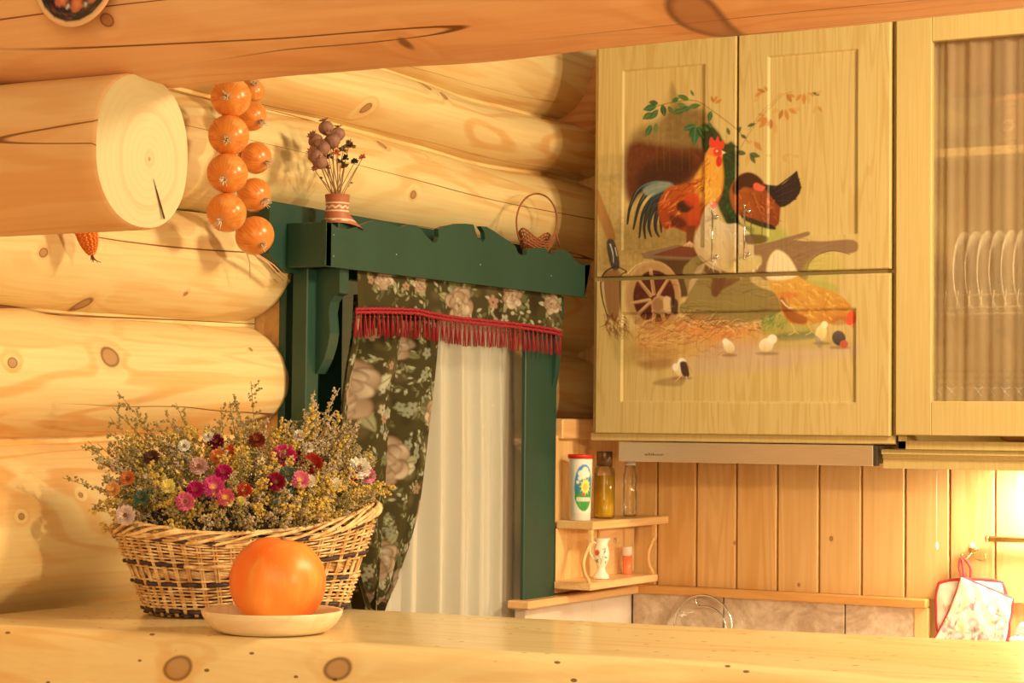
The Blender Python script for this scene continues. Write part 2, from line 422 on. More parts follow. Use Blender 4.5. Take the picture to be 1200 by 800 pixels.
s.box(XW - .24, XW - .11, .2, YO0 - .01, H - .9, H + .38); s.box(XW - .24, XW - .11, YO1 + .01, YF + .1, H - .9, H + .38); s.box(XW - .24, XW - .11, .2, YF + .1, H + .41, H + 1.19)
s.build('wall_left_core', m_log, kind='structure')
# panelled lower corner of the left wall
s = MB(); s.box(XP - .02, XP, 4.045, YF, H - .372, H - .02)
s.build('wall_left_panel', m_panel, kind='structure')
s = MB(); s.box(XP - .019, XP + .012, 4.108, YF, H - .028, H + .018, .003); s.build('trim_1', m_ledgey, kind='structure')
# --- far wall: tongue and groove boards
g0 = -2.205; pitch = .1022; s = MB()
xs = []; k = -1
x = -2.1028 - pitch
while x < -.30:
    xs.append(x); x += pitch
zb, zt = H - .376, H + .95
for i in range(len(xs)):
    a, b = xs[i] + .0018, xs[i] + pitch - .0018; a = max(a, -2.25)
    s.box(a, b, YF, YF + .02, zb, zt, .0028)
s.box(-2.45, -.2, YF + .012, YF + .1, 0, zt)
s.build('wall_back', m_panel, kind='structure')
# log of the far wall above the panelling, sloping into the corner
s = MB(); n = 40; V = []; xx = np.linspace(-2.42, -.2, n)
for x_ in xx:
    lift = .10 * min(1, max(0, (x_ + 2.27) / .16)) ** .8
    r = .13; a = np.linspace(0, 2 * PI, 28, endpoint=False)
    V.append(np.stack([np.full(28, x_), YF + .02 + np.cos(a) * .13, H + .79 + lift * .6 + np.sin(a) * (r - lift * .2)], 1))
V = np.array(V); fs = [(i * 28 + k, (i + 1) * 28 + k, (i + 1) * 28 + (k + 1) % 28, i * 28 + (k + 1) % 28) for i in range(n - 1) for k in range(28)]
s.add(V.reshape(-1, 3), fs, True); s.build('wall_back_log', m_logfar, kind='structure')
# tiles under the ledge
t = NT('travertine_tile'); v = t.obj((1, 1, 1)); n1 = t.noise(v, 9, 5, .6, 1.5); n2 = t.noise(v, 60, 4, .7)
c_ = t.mix(t.ramp(n1, .3, .7), A(186, 142, 88), A(236, 196, 136)); c_ = t.mix(t.ramp(n2, .35, .75, 0, .45), c_, A(165, 122, 74))
m_tile = t.done(t.bsdf(c_, .35, 0, n2, .3, .002))
s = MB(); x = -2.15
for a, b in ((-2.16, -1.905), (-1.90, -1.64), (-1.635, -1.475)): pass
xg = float(at(992, 715, Y=YF)[0])
for a, b in ((XP + .01, xg - .3), (xg - .297, xg - .0015), (xg + .0015, -1.463)):
    for z0, z1 in ((H - .555, H - .392),): s.box(a, b, YF - .012, YF + .005, z0, z1, .002)
s.build('wall_back_tiles', m_tile, kind='structure')
s = MB()
for a, b in ((3.95, 4.27), (4.273, YF - .012)): s.box(XP - .02, XP + .008, a, b, H - .555, H - .392, .002)
t = NT('pale_tile'); v = t.obj(); n1 = t.noise(v, 14, 4)
m_ptile = t.done(t.bsdf(t.mix(n1, A(240, 205, 150, .9), A(225, 182, 118, .9)), .35))
s.build('wall_left_tiles', m_ptile, kind='structure')
# ledges
s = MB(); s.box(XP, -1.431, YF - .03, YF, H - .394, H - .374, .003); s.build('trim_2', m_ledge, kind='structure')
s = MB(); s.box(XP - .02, XP + .035, 3.915, YF - .03, H - .394, H - .376, .003); s.build('trim_3', m_ledgey, kind='structure')
s = MB(); s.box(-1.464, -1.431, YF - .016, YF + .001, H - .56, H - .394, .002); s.build('trim_4', m_panel, kind='structure')
# floor, ceiling boards
t = NT('floor_boards'); v = t.obj((7, .6, 1)); nn = t.noise(v, 2, 3)
m_floor = t.done(t.bsdf(t.mix(nn, A(190, 120, 55), A(160, 92, 40)), .4))
s = MB(); s.box(-2.6, 3.0, -1.5, 4.7, -.05, 0); s.build('floor', m_floor, kind='structure')
# --- window in the log wall
m_wframe = plain('window_frame_paint', A(225, 205, 165), .45, 0, .05)
s = MB(); X0, X1 = XW - .13, XW - .08; za, zb_ = H - .75, H + .385
s.box(X0, X1, YO0, YO0 + .06, za, zb_, .004); s.box(X0, X1, YO1 - .06, YO1, za, zb_, .004); s.box(X0, X1, YO0, YO1, za, za + .06, .004); s.box(X0, X1, YO0, YO1, zb_ - .06, zb_, .004)
s.box(X0, X1, (YO0 + YO1) / 2 - .03, (YO0 + YO1) / 2 + .03, za, zb_, .004)
win = s.build('window_1', m_wframe, kind='structure')
s = MB(); s.box(XW - .107, XW - .103, YO0 + .05, YO1 - .05, za + .05, zb_ - .05)
g = s.build('window_glass', thin_glass('window_pane', (.9, .95, .92)), win, kind='structure')
s = MB(); s.box(XW - .16, XW - .055, YO0 - .004, YO0 + .012, za, zb_ - .03); s.box(XW - .16, XW - .055, YO1 - .012, YO1 + .004, za, zb_ - .03); s.box(XW - .16, XW + .06, YO0, YO1, za - .03, za, .003)
s.build('trim_5', m_ledgey, kind='structure')
# porch boards outside the window
t = NT('dusk_wall'); v = t.obj((1, 1, 9)); m_out = t.done(t.bsdf(t.mix(t.noise(v, 2, 2), (.62, .60, .50), (.7, .68, .58)), .9))
s = MB(); s.box(-3.6, -3.55, 1.5, 6.5, -.3, 3.2); s.build('wall_porch', m_out, kind='structure')

# --- the beam and the log stub that carries it
def round_log(xa, xb, yc, zc, ry, rz, n=120, m=72, sq=2.0, namp=.006, seed=3, taper=0):
    xx = np.linspace(xa, xb, n); a = np.linspace(0, 2 * PI, m, endpoint=False); X, Aa = np.meshgrid(xx, a, indexing='ij')
    ca, sa = np.cos(Aa), np.sin(Aa); k = 2.0 / sq
    rr = 1 + namp / .15 * 2 * (fbm(X * 2.3, np.sin(Aa) * 1.2 + np.cos(Aa) * .7 + 5, seed, 3) - .5)
    Yv = yc + ry * rr * np.sign(ca) * np.abs(ca) ** k; Zv = zc + rz * rr * np.sign(sa) * np.abs(sa) ** k
    return np.stack([X, Yv, Zv], -1)
V = round_log(-2.30, 1.6, 2.20, H + .462 + .175, .15, .175, sq=2.7)
V[..., 2] += .022 * np.clip((-1.95 - V[..., 0]) / .25, 0, 1) * (V[..., 2] < H + .55)
n, m = V.shape[:2]; s = MB()
fs = [(i * m + k, i * m + (k + 1) % m, (i + 1) * m + (k + 1) % m, (i + 1) * m + k) for i in range(n - 1) for k in range(m)]
s.add(V.reshape(-1, 3), [f[::-1] for f in fs], True); s.add(V[0], [tuple(range(m))]); s.add(V[-1], [tuple(range(m))[::-1]])
beam = s.build('ceiling_beam', m_beam); tag(beam, 'long round pine beam running across the top, resting on a log end', 'beam')
YS = 2.17; zb_, zt_ = at(170, 268, Y=YS)[2], at(170, 86, Y=YS)[2]; xe = float(at(168, 178, Y=YS)[0]); rz = (zt_ - zb_) / 2; zc = (zt_ + zb_) / 2
stub = thing('log_stub', 'sawn pine log end sticking out of the wall under the beam', 'log', (xe, YS, zc))
V = round_log(-2.36, xe, YS, zc, .098, rz, n=60, sq=2.25, namp=.004, seed=8); n, m = V.shape[:2]
for q, sh in ((1, .975), (2, .99)):
    V[-q, :, 1] = YS + (V[-q, :, 1] - YS) * sh; V[-q, :, 2] = zc + (V[-q, :, 2] - zc) * sh
V[-2, :, 0] = xe - .003; V[-3, :, 0] = xe - .006
s = MB(); fs = [(i * m + k, (i + 1) * m + k, (i + 1) * m + (k + 1) % m, i * m + (k + 1) % m) for i in range(n - 1) for k in range(m)]
s.add(V.reshape(-1, 3), fs, True); s.build('log_body', m_stub, stub)
# sawn face with growth rings and a drying split
t = NT('sawn_face'); tc = t.n('ShaderNodeTexCoord').outputs['Object']; p = t.vmath('SUBTRACT', tc, (0, .008, -.01))
r_ = t.vmath('LENGTH', t.vmath('MULTIPLY', p, (0, 1, .9))); nz = t.noise(tc, 12, 2)
rg = t.math('SINE', t.math('MULTIPLY', t.math('ADD', r_, t.math('MULTIPLY', nz, .008)), 640.0)); rg = t.ramp(rg, .2, 1)
band = t.ramp(t.noise(t.n('ShaderNodeCombineXYZ').outputs[0], 1), 0, 1)
rr2 = t.math('SINE', t.math('MULTIPLY', t.math('ADD', r_, t.math('MULTIPLY', nz, .01)), 120.0))
f = t.math('ADD', t.math('MULTIPLY', rg, .10), t.math('MULTIPLY', t.ramp(rr2, .8, 1), .28))
c_ = t.mix(f, A(250, 210, 126, .66), A(232, 168, 84, .66)); c_ = t.mix(t.ramp(r_, .0015, .004, 1, 0), c_, A(180, 110, 50))
m_sawn = t.done(t.bsdf(c_, .6, 0, rg, .12, .001))
face = V[-1]; m = len(face); s = MB(); vs = [(xe, YS, zc)]; rings = [.25, .5, .75, 1.0]
for q in rings:
    for k in range(m): vs.append((xe + (.004 * (1 - q ** 3)), YS + (face[k, 1] - YS) * q, zc + (face[k, 2] - zc) * q))
vs[0] = (xe + .004, YS, zc); fs = [(0, 1 + k, 1 + (k + 1) % m) for k in range(m)]
for j in range(3): fs += [(1 + j * m + k, 1 + (j + 1) * m + k, 1 + (j + 1) * m + (k + 1) % m, 1 + j * m + (k + 1) % m) for k in range(m)]
s.add(vs, fs, True); s.build('sawn_face', m_sawn, stub)
m_crack = plain('crack_dark', A(110, 58, 20), .9)
s = MB(); a_ = at(179, 207, X=xe + .0045); b_ = at(193, 256, X=xe + .0035)
d = (b_ - a_); pr = np.array([0, d[2], -d[1]]); pr /= np.linalg.norm(pr); pts = [a_, a_ + d * .5 + pr * .0018, b_ + pr * .0028, b_ - pr * .0006, a_ + d * .5 - pr * .0008]
s.add(pts, [(0, 1, 2, 3, 4)]); s.add([q + np.array([.0005, 0, 0]) for q in pts], [(0, 1, 2, 3, 4), (4, 3, 2, 1, 0)]); s.build('drying_crack', m_crack, stub)

# --- bar counter: one thick slab with natural edges
nx = 260; xx = np.linspace(-2.24, 1.3, nx)
yf = np.interp(xx, [-2.3, -2.1, -1.88, -1.67, -1.49, -1.3, -1.08, -.86, -.65, 1.3], [2.255, 2.262, 2.30, 2.325, 2.355, 2.375, 2.405, 2.41, 2.415, 2.43]) + .010 * (fbm(xx * 5, xx * 0, 5, 3) - .5)
yb = np.interp(xx, [-2.3, -1.96, -1.57, -1.16, -.79, 1.3], [2.80, 2.80, 2.83, 2.87, 2.915, 3.0]) + .008 * (fbm(xx * 4, xx * 0, 9, 3) - .5)
prof = [(0, -.16), (0, -.08), (0, -.02), (0, -.004), (.006, 0)] ; V = []
for i in range(nx):
    row = []
    w = yb[i] - yf[i]
    ns = 26
    for q in range(8): row.append((xx[i], yb[i] - .012 * math.sin(PI * q / 7), ZS - .16 + q / 7 * .155))
    for q in range(18): row.append((xx[i], yb[i] - .008 - (w - .02) * q / 17, ZS))
    for q in range(1, 15):
        u = q / 14; dz = .16 * u
        bul = .028 * math.sin(PI * min(1, u * 1.15)) ** .8 + .012 * (fbm(xx[i] * 7, u * 3, 21, 3) - .5) * min(1, u * 3)
        edge = .012 * math.exp(-u * 9)
        row.append((xx[i], yf[i] + edge - bul, ZS - dz * (1 if u > .05 else .8)))
    V.append(row)
V = np.array(V); m = V.shape[1]; s = MB()
fs = [(i * m + k, i * m + (k + 1) % m, (i + 1) * m + (k + 1) % m, (i + 1) * m + k) for i in range(nx - 1) for k in range(m)]
s.add(V.reshape(-1, 3), [f for f in fs], True); s.add(V[0], [tuple(range(m))[::-1]]); s.add(V[-1], [tuple(range(m))])
bar = s.build('bar_counter', m_slab); tag(bar, 'thick varnished pine slab counter with natural wavy edge and knots', 'counter')
s = MB(); s.box(-2.2, 1.2, 2.45, 2.65, 0, ZS - .165); s.build('wall_bar', m_panel, kind='structure')
# kitchen worktop and base units along the far wall, behind the bar
m_top = plain('worktop_laminate', A(200, 160, 105), .35, 0, .2, 20)
s = MB(); s.box(-2.14, -.3, 3.88, YF - .015, .862, .9, .004); o = s.build('worktop', m_top); tag(o, 'beige kitchen worktop below the tiled splashback, hidden behind the bar', 'worktop')
base = thing('base_cabinet', 'low kitchen cabinet under the worktop behind the bar', 'cabinet', (-1.8, 4.15, 0))
s = MB(); s.box(-2.12, -.32, 3.92, YF - .02, .08, .86); s.box(-2.12, -.32, 3.97, YF - .02, 0, .08); s.build('body', m_panel, base)
for k in range(3):
    s = MB(); x0 = -2.115 + k * .6; s.box(x0, x0 + .59, 3.9, 3.918, .1, .85, .003); dr = s.build('door', m_panel, base)
    s = MB(); s.tube([(x0 + .5, 3.88, .62), (x0 + .5, 3.88, .76)], .005); s.tube([(x0 + .5, 3.9, .64), (x0 + .5, 3.88, .64)], .004); s.tube([(x0 + .5, 3.9, .74), (x0 + .5, 3.88, .74)], .004); s.build('handle', m_chrome, dr)

# ============================================================ light
def area(name, loc, look, size, power, col, sy2=None, spread=None):
    l = bpy.data.lights.new(name, 'AREA'); l.energy = power; l.color = col; l.size = size
    if sy2: l.shape = 'RECTANGLE'; l.size_y = sy2
    if spread: l.spread = spread
    o = bpy.data.objects.new(name, l); C.objects.link(o); o.location = loc
    o.rotation_euler = (Vector(look) - Vector(loc)).to_track_quat('-Z', 'Y').to_euler(); return o
def point(name, loc, r, power, col):
    l = bpy.data.lights.new(name, 'POINT'); l.energy = power; l.color = col; l.shadow_soft_size = r
    o = bpy.data.objects.new(name, l); C.objects.link(o); o.location = loc; return o
WC = (1.0, .76, .36)
point('dining_lamp', (1.15, 1.92, H + .33), .05, 160, (1.0, .72, .325))
area('room_fill', (.4, -1.0, H + .9), (-1.4, 3.2, H + .1), 2.2, 76, (1.0, .72, .325))
area('kitchen_lamp', (-.2, 3.25, H + .95), (-1.2, 3.3, H - .4), .35, 44, (1.0, .75, .38))
w = bpy.data.worlds.new('world'); bpy.context.scene.world = w; w.use_nodes = True
w.node_tree.nodes['Background'].inputs[0].default_value = (1.0, .72, .33, 1); w.node_tree.nodes['Background'].inputs[1].default_value = .25
vs_ = bpy.context.scene.view_settings; vs_.view_transform = 'Standard'; vs_.look = 'None'; vs_.gamma = 1; vs_.exposure = 0; vs_.use_curve_mapping = False

# ============================================================ artwork canvas (rasterised brushwork, then held on mesh vertices)
class Canvas:
    def __init__(s, x0, y0, x1, y1, sc, bg=None):
        s.x0, s.y0, s.sc = x0, y0, sc; s.w = int((x1 - x0) * sc) + 1; s.h = int((y1 - y0) * sc) + 1
        s.c = np.zeros((s.h, s.w, 3)); s.a = np.zeros((s.h, s.w))
        if bg is not None: s.c[:] = bg; s.a[:] = 1
    def _win(s, P, pad):
        P = (np.asarray(P, float) - (s.x0, s.y0)) * s.sc; pad = pad * s.sc + 2
        lo = np.floor(P.min(0) - pad).astype(int); hi = np.ceil(P.max(0) + pad).astype(int)
        lo = np.maximum(lo, 0); hi = np.minimum(hi, (s.w, s.h))
        if lo[0] >= hi[0] or lo[1] >= hi[1]: return P, None, None, None
        X, Y = np.meshgrid(np.arange(lo[0], hi[0]), np.arange(lo[1], hi[1])); return P, X, Y, (slice(lo[1], hi[1]), slice(lo[0], hi[0]))
    def _put(s, sl, al, col):
        c = s.c[sl]; a = s.a[sl]; al = np.clip(al, 0, 1); na = al + a * (1 - al)
        col = np.asarray(col, float)
        if col.ndim == 1: col = col[None, None, :]
        s.c[sl] = np.where(na[..., None] > 1e-4, (col * al[..., None] + c * (a * (1 - al))[..., None]) / np.maximum(na, 1e-4)[..., None], c); s.a[sl] = na
    def poly(s, pts, col, al=1, soft=.8, smooth=0, noise=0, ns=.15, col2=None, ang=90, closed=True):
        if smooth: pts = spline(pts, smooth, True)
        P, X, Y, sl = s._win(pts, soft)
        if X is None: return
        ins = np.zeros(X.shape, bool); dm = np.full(X.shape, 1e9); n = len(P)
        for i in range(n):
            a, b = P[i], P[(i + 1) % n]
            if a[1] != b[1]:
                cnd = (a[1] > Y) != (b[1] > Y); xi = (b[0] - a[0]) * (Y - a[1]) / (b[1] - a[1]) + a[0]; ins ^= cnd & (X < xi)
            d = b - a; L = d @ d + 1e-9; t = np.clip(((X - a[0]) * d[0] + (Y - a[1]) * d[1]) / L, 0, 1)
            dm = np.minimum(dm, np.hypot(X - a[0] - t * d[0], Y - a[1] - t * d[1]))
        sd = np.where(ins, dm, -dm) / (soft * s.sc); m = np.clip(sd * .5 + .5, 0, 1); m = m * m * (3 - 2 * m)
        if noise: m = m * (1 - noise * (1 - fbm(X * ns / s.sc * 2, Y * ns / s.sc * 2, 4, 3)) * 1.6)
        if col2 is not None:
            u = math.cos(math.radians(ang)), math.sin(math.radians(ang)); q = X * u[0] + Y * u[1]; pq = P[:, 0] * u[0] + P[:, 1] * u[1]
            g = np.clip((q - pq.min()) / (np.ptp(pq) + 1e-6), 0, 1)[..., None]; col = np.asarray(col) * (1 - g) + np.asarray(col2) * g
        s._put(sl, m * al, col)
    def stroke(s, pts, w, col, al=1, w2=None, soft=.6, smooth=6):
        if smooth and len(pts) > 2: pts = spline(pts, smooth)
        w2 = w if w2 is None else w2
        P, X, Y, sl = s._win(pts, max(w, w2))
        if X is None: return
        best = np.full(X.shape, -1e9); n = len(P)
        for i in range(n - 1):
            a, b = P[i], P[i + 1]; d = b - a; L = d @ d + 1e-9; t = np.clip(((X - a[0]) * d[0] + (Y - a[1]) * d[1]) / L, 0, 1)
            q = (i + t) / (n - 1); wr = (w * (1 - q) + w2 * q) * .5 * s.sc
            best = np.maximum(best, wr - np.hypot(X - a[0] - t * d[0], Y - a[1] - t * d[1]))
        s._put(sl, np.clip(best / (soft * s.sc) + .5, 0, 1) * al, col)
    def blob(s, x, y, rx, ry, col, al=1, soft=1.0, ang=0, col2=None, gang=90):
        a = np.linspace(0, 2 * PI, 18, endpoint=False); c_, s_ = math.cos(math.radians(ang)), math.sin(math.radians(ang))
        s.poly([(x + rx * math.cos(t) * c_ - ry * math.sin(t) * s_, y + rx * math.cos(t) * s_ + ry * math.sin(t) * c_) for t in a], col, al, soft, col2=col2, ang=gang)
    def leaf(s, x, y, L, W, ang, col, al=1, vein=None):
        c_, s_ = math.cos(math.radians(ang)), math.sin(math.radians(ang)); pts = []
        for u, v in ((0, 0), (.25, .8), (.55, 1), (.85, .5), (1, 0), (.85, -.5), (.55, -1), (.25, -.8)):
            a, b = u * L, v * W * .5; pts.append((x + a * c_ - b * s_, y + a * s_ + b * c_))
        s.poly(pts, col, al, min(.5, W * .16), 4)
        if vein is not None: s.stroke([(x, y), (x + L * .9 * c_, y + L * .9 * s_)], W * .1, vein, al * .8, None, min(.5, W * .12), 0)
    def dabs(s, pts, n, L, W, ang, cols, al=.7, spread=14, seed=1):
        r = np.random.default_rng(seed); P = np.asarray(pts, float); lo, hi = P.min(0), P.max(0)
        def inside(x, y):
            c = False
            for i in range(len(P)):
                a, b = P[i], P[i - 1]
                if (a[1] > y) != (b[1] > y) and x < (b[0] - a[0]) * (y - a[1]) / (b[1] - a[1] + 1e-9) + a[0]: c = not c
            return c
        k = 0; tries = 0
        while k < n and tries < n * 12:
            tries += 1; x, y = r.uniform(lo, hi)
            if not inside(x, y): continue
            a = math.radians(ang + r.normal() * spread); l = L * r.uniform(.5, 1.2); q = r.normal() * .25
            s.stroke([(x, y), (x + l * .5 * math.cos(a + q), y + l * .5 * math.sin(a + q)), (x + l * math.cos(a), y + l * math.sin(a))], W * r.uniform(.6, 1.2), cols[r.integers(len(cols))], al, W * .2, smooth=3); k += 1
    def sample(s, x, y):
        u = np.clip((x - s.x0) * s.sc, 0, s.w - 1.001); v = np.clip((y - s.y0) * s.sc, 0, s.h - 1.001)
        i = u.astype(int); j = v.astype(int); fu = (u - i)[..., None]; fv = (v - j)[..., None]
        F = np.concatenate([s.c, s.a[..., None]], -1)
        return (F[j, i] * (1 - fu) + F[j, i + 1] * fu) * (1 - fv) + (F[j + 1, i] * (1 - fu) + F[j + 1, i + 1] * fu) * fv

# ============================================================ green window surround
XB0, XB1, XFA = XW - .018, XW + .005, -2.122     # back board plane, front fascia plane
sur = thing('window_surround', 'dark green carved wooden surround with a boxed shelf above the window', 'window surround', at(500, 330, X=XW))
yb0 = at(316, 235, X=XB1)[1]; zb1 = at(316, 235, X=XB1)[2]; zb0 = at(334, 318, X=XB1)[2]
# back board with clipped lower corner
s = MB(); ye = 4.14
out = [(yb0, zb1), (yb0, at(316, 297, X=XB1)[2]), (at(333, 316, X=XB1)[1], zb0), (ye, zb0), (ye, zb1 - .004)]
s.prism(out, XB0, XB1, 'x'); s.build('back_board', m_green, sur)
# fascia with carved upper edge
fy = lambda u, v: tuple(at(u, v, X=XFA)[1:])
top = [(382, 258), (388, 261), (396, 267), (408, 268), (420, 265), (432, 260), (440, 258.5), (450, 258.5), (462, 264), (470, 267), (478, 263), (488, 264), (495, 270), (501, 278), (508, 284.5), (512, 284), (514, 277), (513.6, 268), (520, 265), (528, 263.5), (536, 262), (546, 262), (555, 263), (557, 270), (560, 279), (566, 284), (568.5, 280), (567.6, 272), (563, 265), (570, 265.5), (578, 270), (588, 277), (597, 283), (604, 288), (607, 296), (612, 300), (617, 298), (617.5, 292), (624, 291), (632, 290), (640, 291), (642, 297), (647, 299), (652, 294), (657, 292), (664, 294), (670, 299), (675, 306), (682, 310.5), (692, 310.5)]
out = [fy(u, v) for u, v in top] + [(4.14, fy(692, 310.5)[1]), (4.14, fy(692, 349)[1])] + [fy(u, 311.7 + (u - 381.7) * .1207) for u in (690, 600, 500, 440, 382)]
s = MB(); s.prism(out, XFA - .010, XFA, 'x'); s.build('fascia', m_green, sur)
yE = fy(382, 290)[0]; zf0 = fy(382, 312)[1]; zf1 = fy(382, 258)[1]
s = MB(); s.box(XB1, XFA, yE, yE + .018, zf0, zf1 - .002, .0015); s.build('end_board', m_green, sur)
zsh = zf1 - .006
s = MB(); s.box(XB1, XFA - .010, yE + .018, 4.14, zsh - .04, zsh - .026, .0015); s.build('shelf_board', m_green, sur)
# posts
zp0 = ZS - .10
XQ = -2.19
yl0, yl1 = at(359.5, 400, X=XQ)[1], at(374, 400, X=XQ)[1]
s = MB(); s.box(XQ - .034, XQ, yl0, yl1, zp0, zf0 + .004, .002); s.build('post', m_green, sur)
s = MB(); s.box(-2.262, -2.246, yl1 - .03, at(402, 400, X=-2.245)[1], zp0, zf0 + .004, .002); s.build('casing_board', m_green, sur)
yr0, yr1 = at(615, 560, X=XP + .006)[1], at(651.5, 560, X=XP + .006)[1]
s = MB(); s.box(XP - .004, XP + .006, yr0, yr1, at(650, 698, X=XP)[2], zf0 + .004, .002); s.build('post', m_green, sur)
# scrolled brackets
def bracket(y0, z1, w, h, x0, th=.02):
    pr = [(0, 0), (w, 0), (w, -.24 * h), (w * .80, -.26 * h), (w * .62, -.32 * h), (w * .55, -.42 * h), (w * .60, -.54 * h), (w * .62, -.62 * h), (w * .54, -.74 * h), (w * .38, -.86 * h), (w * .18, -.95 * h), (w * .05, -h), (0, -h)]
    out = [(x0 + a, z1 + b) for a, b in pr]; s = MB(); s.prism(out, y0, y0 + th, 'y'); return s.build('bracket', m_green, sur)
bracket(yl1 - .012, zf0 + .003, .052, zf0 - at(380, 440, X=XQ)[2], XQ, .03)
bracket(yr1 - .024, zf0 + .003, .018, zf0 - at(640, 455, X=XP)[2], XP + .006)
m_nail = plain('paint_chip', A(200, 200, 170), .6)
for u, v in ((391, 275), (391, 300), (464.5, 298), (563, 310), (646, 323)):
    p = at(u, v, X=XFA); s = MB(); s.lathe([(.0014, 0), (.001, .0008), (1e-5, .001)], p, 8, M=[[0, 0, 1], [0, 1, 0], [-1, 0, 0]]); s.build('nail_head', m_nail, sur)

# ============================================================ flowered cloth
FB = A(72, 58, 26)
def rose(cv, x, y, r, seed=0, pal=None):
    rg = np.random.default_rng(seed); pal = pal or (A(184, 148, 96), A(150, 112, 68), A(210, 176, 120), A(108, 74, 40))
    def petal(cx_, cy_, a, rr, c, e):
        pts = [(cx_ + rr * (1 + .12 * rg.normal()) * math.cos(t_ + a) * 1.1, cy_ + rr * (1 + .12 * rg.normal()) * math.sin(t_ + a) * .85) for t_ in np.linspace(0, 2 * PI, 7, endpoint=False)]
        cv.poly(pts, e, .9, r * .05, 4); pts = [(cx_ + (p_[0] - cx_) * .88 + rr * .04, cy_ + (p_[1] - cy_) * .88 + rr * .05) for p_ in pts]; cv.poly(pts, c, .9, r * .09, 4, col2=pal[1], ang=rg.uniform(0, 360))
    for n_, off, rr in ((6, .62, .50), (5, .42, .40), (4, .24, .28), (3, .10, .18)):
        a0 = rg.uniform(0, 6)
        for k in range(n_):
            a = a0 + 2 * PI * k / n_ + rg.normal() * .15; petal(x + off * r * math.cos(a), y + off * r * 1.15 * math.sin(a), rg.uniform(0, 3), rr * r, pal[0] if rg.random() < .5 else pal[2], pal[3])
    cv.blob(x, y, r * .10, r * .13, pal[3], .8, r * .08)
def small_flower(cv, x, y, r, col, cc, seed=0):
    rg = np.random.default_rng(seed); a0 = rg.uniform(0, 6)
    for k in range(5):
        a = a0 + k * 2 * PI / 5; cv.blob(x + r * .55 * math.cos(a), y + r * .55 * math.sin(a), r * .48, r * .36, col, .95, r * .1, math.degrees(a))
    cv.blob(x, y, r * .18, r * .18, cc, 1, r * .06)
def fabric(w, h, sc, big, seed):
    """w,h in cm"""
    cv = Canvas(0, 0, w, h, sc, bg=FB); r = np.random.default_rng(seed)
    for _ in range(int(w * h * .05)): cv.blob(r.uniform(0, w), r.uniform(0, h), r.uniform(.5, 1.8), r.uniform(.5, 1.8), A(54, 38, 18) if r.random() < .5 else A(112, 86, 44), .5, .6)
    L = [A(150, 134, 78), A(116, 106, 56), A(180, 162, 104), A(96, 84, 42)]
    for _ in range(int(w * h * .26)):
        x, y = r.uniform(0, w), r.uniform(0, h); a = r.uniform(0, 360); q = r.integers(2, 5)
        cv.stroke([(x, y), (x + 1.1 * math.cos(math.radians(a)), y + 1.1 * math.sin(math.radians(a)))], .08, L[1], .8, .05, .05, 0)
        for k in range(q): cv.leaf(x + k * .45 * math.cos(math.radians(a)), y + k * .45 * math.sin(math.radians(a)), r.uniform(.6, 1.2), r.uniform(.25, .5), a + (50 if k % 2 else -50) + r.normal() * 12, L[r.integers(4)], .95, A(80, 70, 34))
    for _ in range(int(w * h * .045)): small_flower(cv, r.uniform(0, w), r.uniform(0, h), r.uniform(.6, 1.1), [A(168, 148, 98), A(160, 116, 72), A(140, 130, 84)][r.integers(3)], A(100, 58, 30), int(r.integers(1e6)))
    for i, (x, y, rr) in enumerate(big):
        for k in range(7):
            a = r.uniform(0, 360); cv.leaf(x + rr * .8 * math.cos(math.radians(a)), y + rr * .8 * math.sin(math.radians(a)), rr * .9, rr * .42, a + r.normal() * 15, L[r.integers(4)], 1, A(84, 74, 36))
        rose(cv, x, y, rr, i + seed)
    return cv
m_cloth = painted('flowered_curtain_cloth', None, cloth=True, trans=.06)
# curtain swept to the left
XC_ = -2.192
ts = np.linspace(0, 1, 420); ss = np.linspace(0, 1, 210)
tp_y = [345, 393, 430, 470, 510, 560, 600, 640, 680, 712, 735]
Lx = [402, 397, 388, 381, 377, 376, 380, 388, 398, 408, 414]; Rx = [514, 513.5, 511, 507, 502, 495, 485, 470, 452, 431, 424]
vv = np.interp(ts, np.linspace(0, 1, len(tp_y)), tp_y)
def smooth_interp(v, X_, Y_):
    a = np.interp(v, X_, Y_); k = np.ones(25) / 25; ap = np.pad(a, 12, mode='edge'); return np.convolve(ap, k, 'valid')
lx = smooth_interp(vv, tp_y, Lx); rx = smooth_interp(vv, tp_y, Rx)
V = np.zeros((len(ss), len(ts), 3)); cvf = fabric(36, 60, 16, [(8.5, 16.5, 4.6), (20.5, 27, 3.2), (21, 9, 2.6), (30, 20, 2.6), (7, 34, 3.2), (21, 42, 3), (12, 50, 2.6), (29, 45, 3), (5, 5, 2.4), (31, 34, 2.4)], 11)
UV = np.zeros((len(ss), len(ts), 2))
for j in range(len(ts)):
    a = at(lx[j], vv[j], X=XC_); b = at(rx[j], vv[j], X=XC_); t_ = ts[j]
    yy = a[1] + (b[1] - a[1]) * ss; zz = a[2] + (b[2] - a[2]) * ss
    zz = zz - .0 * ss
    wd = b[1] - a[1]; amp = .050 * (1 - .35 * t_)
    ph = ss * 2 * PI * 2.6 + .5 + .35 * math.sin(t_ * 2.2) + 1.2 * ss * t_
    fold = np.sin(ph) + .32 * np.sin(ph * 2.1 + 1.0) * (.5 + t_)
    V[:, j, 0] = XC_ + .004 + amp * fold * .62 + .028 * t_; V[:, j, 1] = yy + .010 * np.cos(ph); V[:, j, 2] = zz
    UV[:, j, 0] = 2 + ss * 31 + .8 * fold; UV[:, j, 1] = 2 + t_ * 54
UVc = cvf.sample(UV[..., 0], UV[..., 1]); UVc[..., 3] = 1
cur = grid_mesh('curtain', V, UVc, m_cloth)
md = cur.modifiers.new('thick', 'SOLIDIFY'); md.thickness = .0012
tag(cur, 'dark flowered curtain with pale roses, gathered to the left of the window', 'curtain')
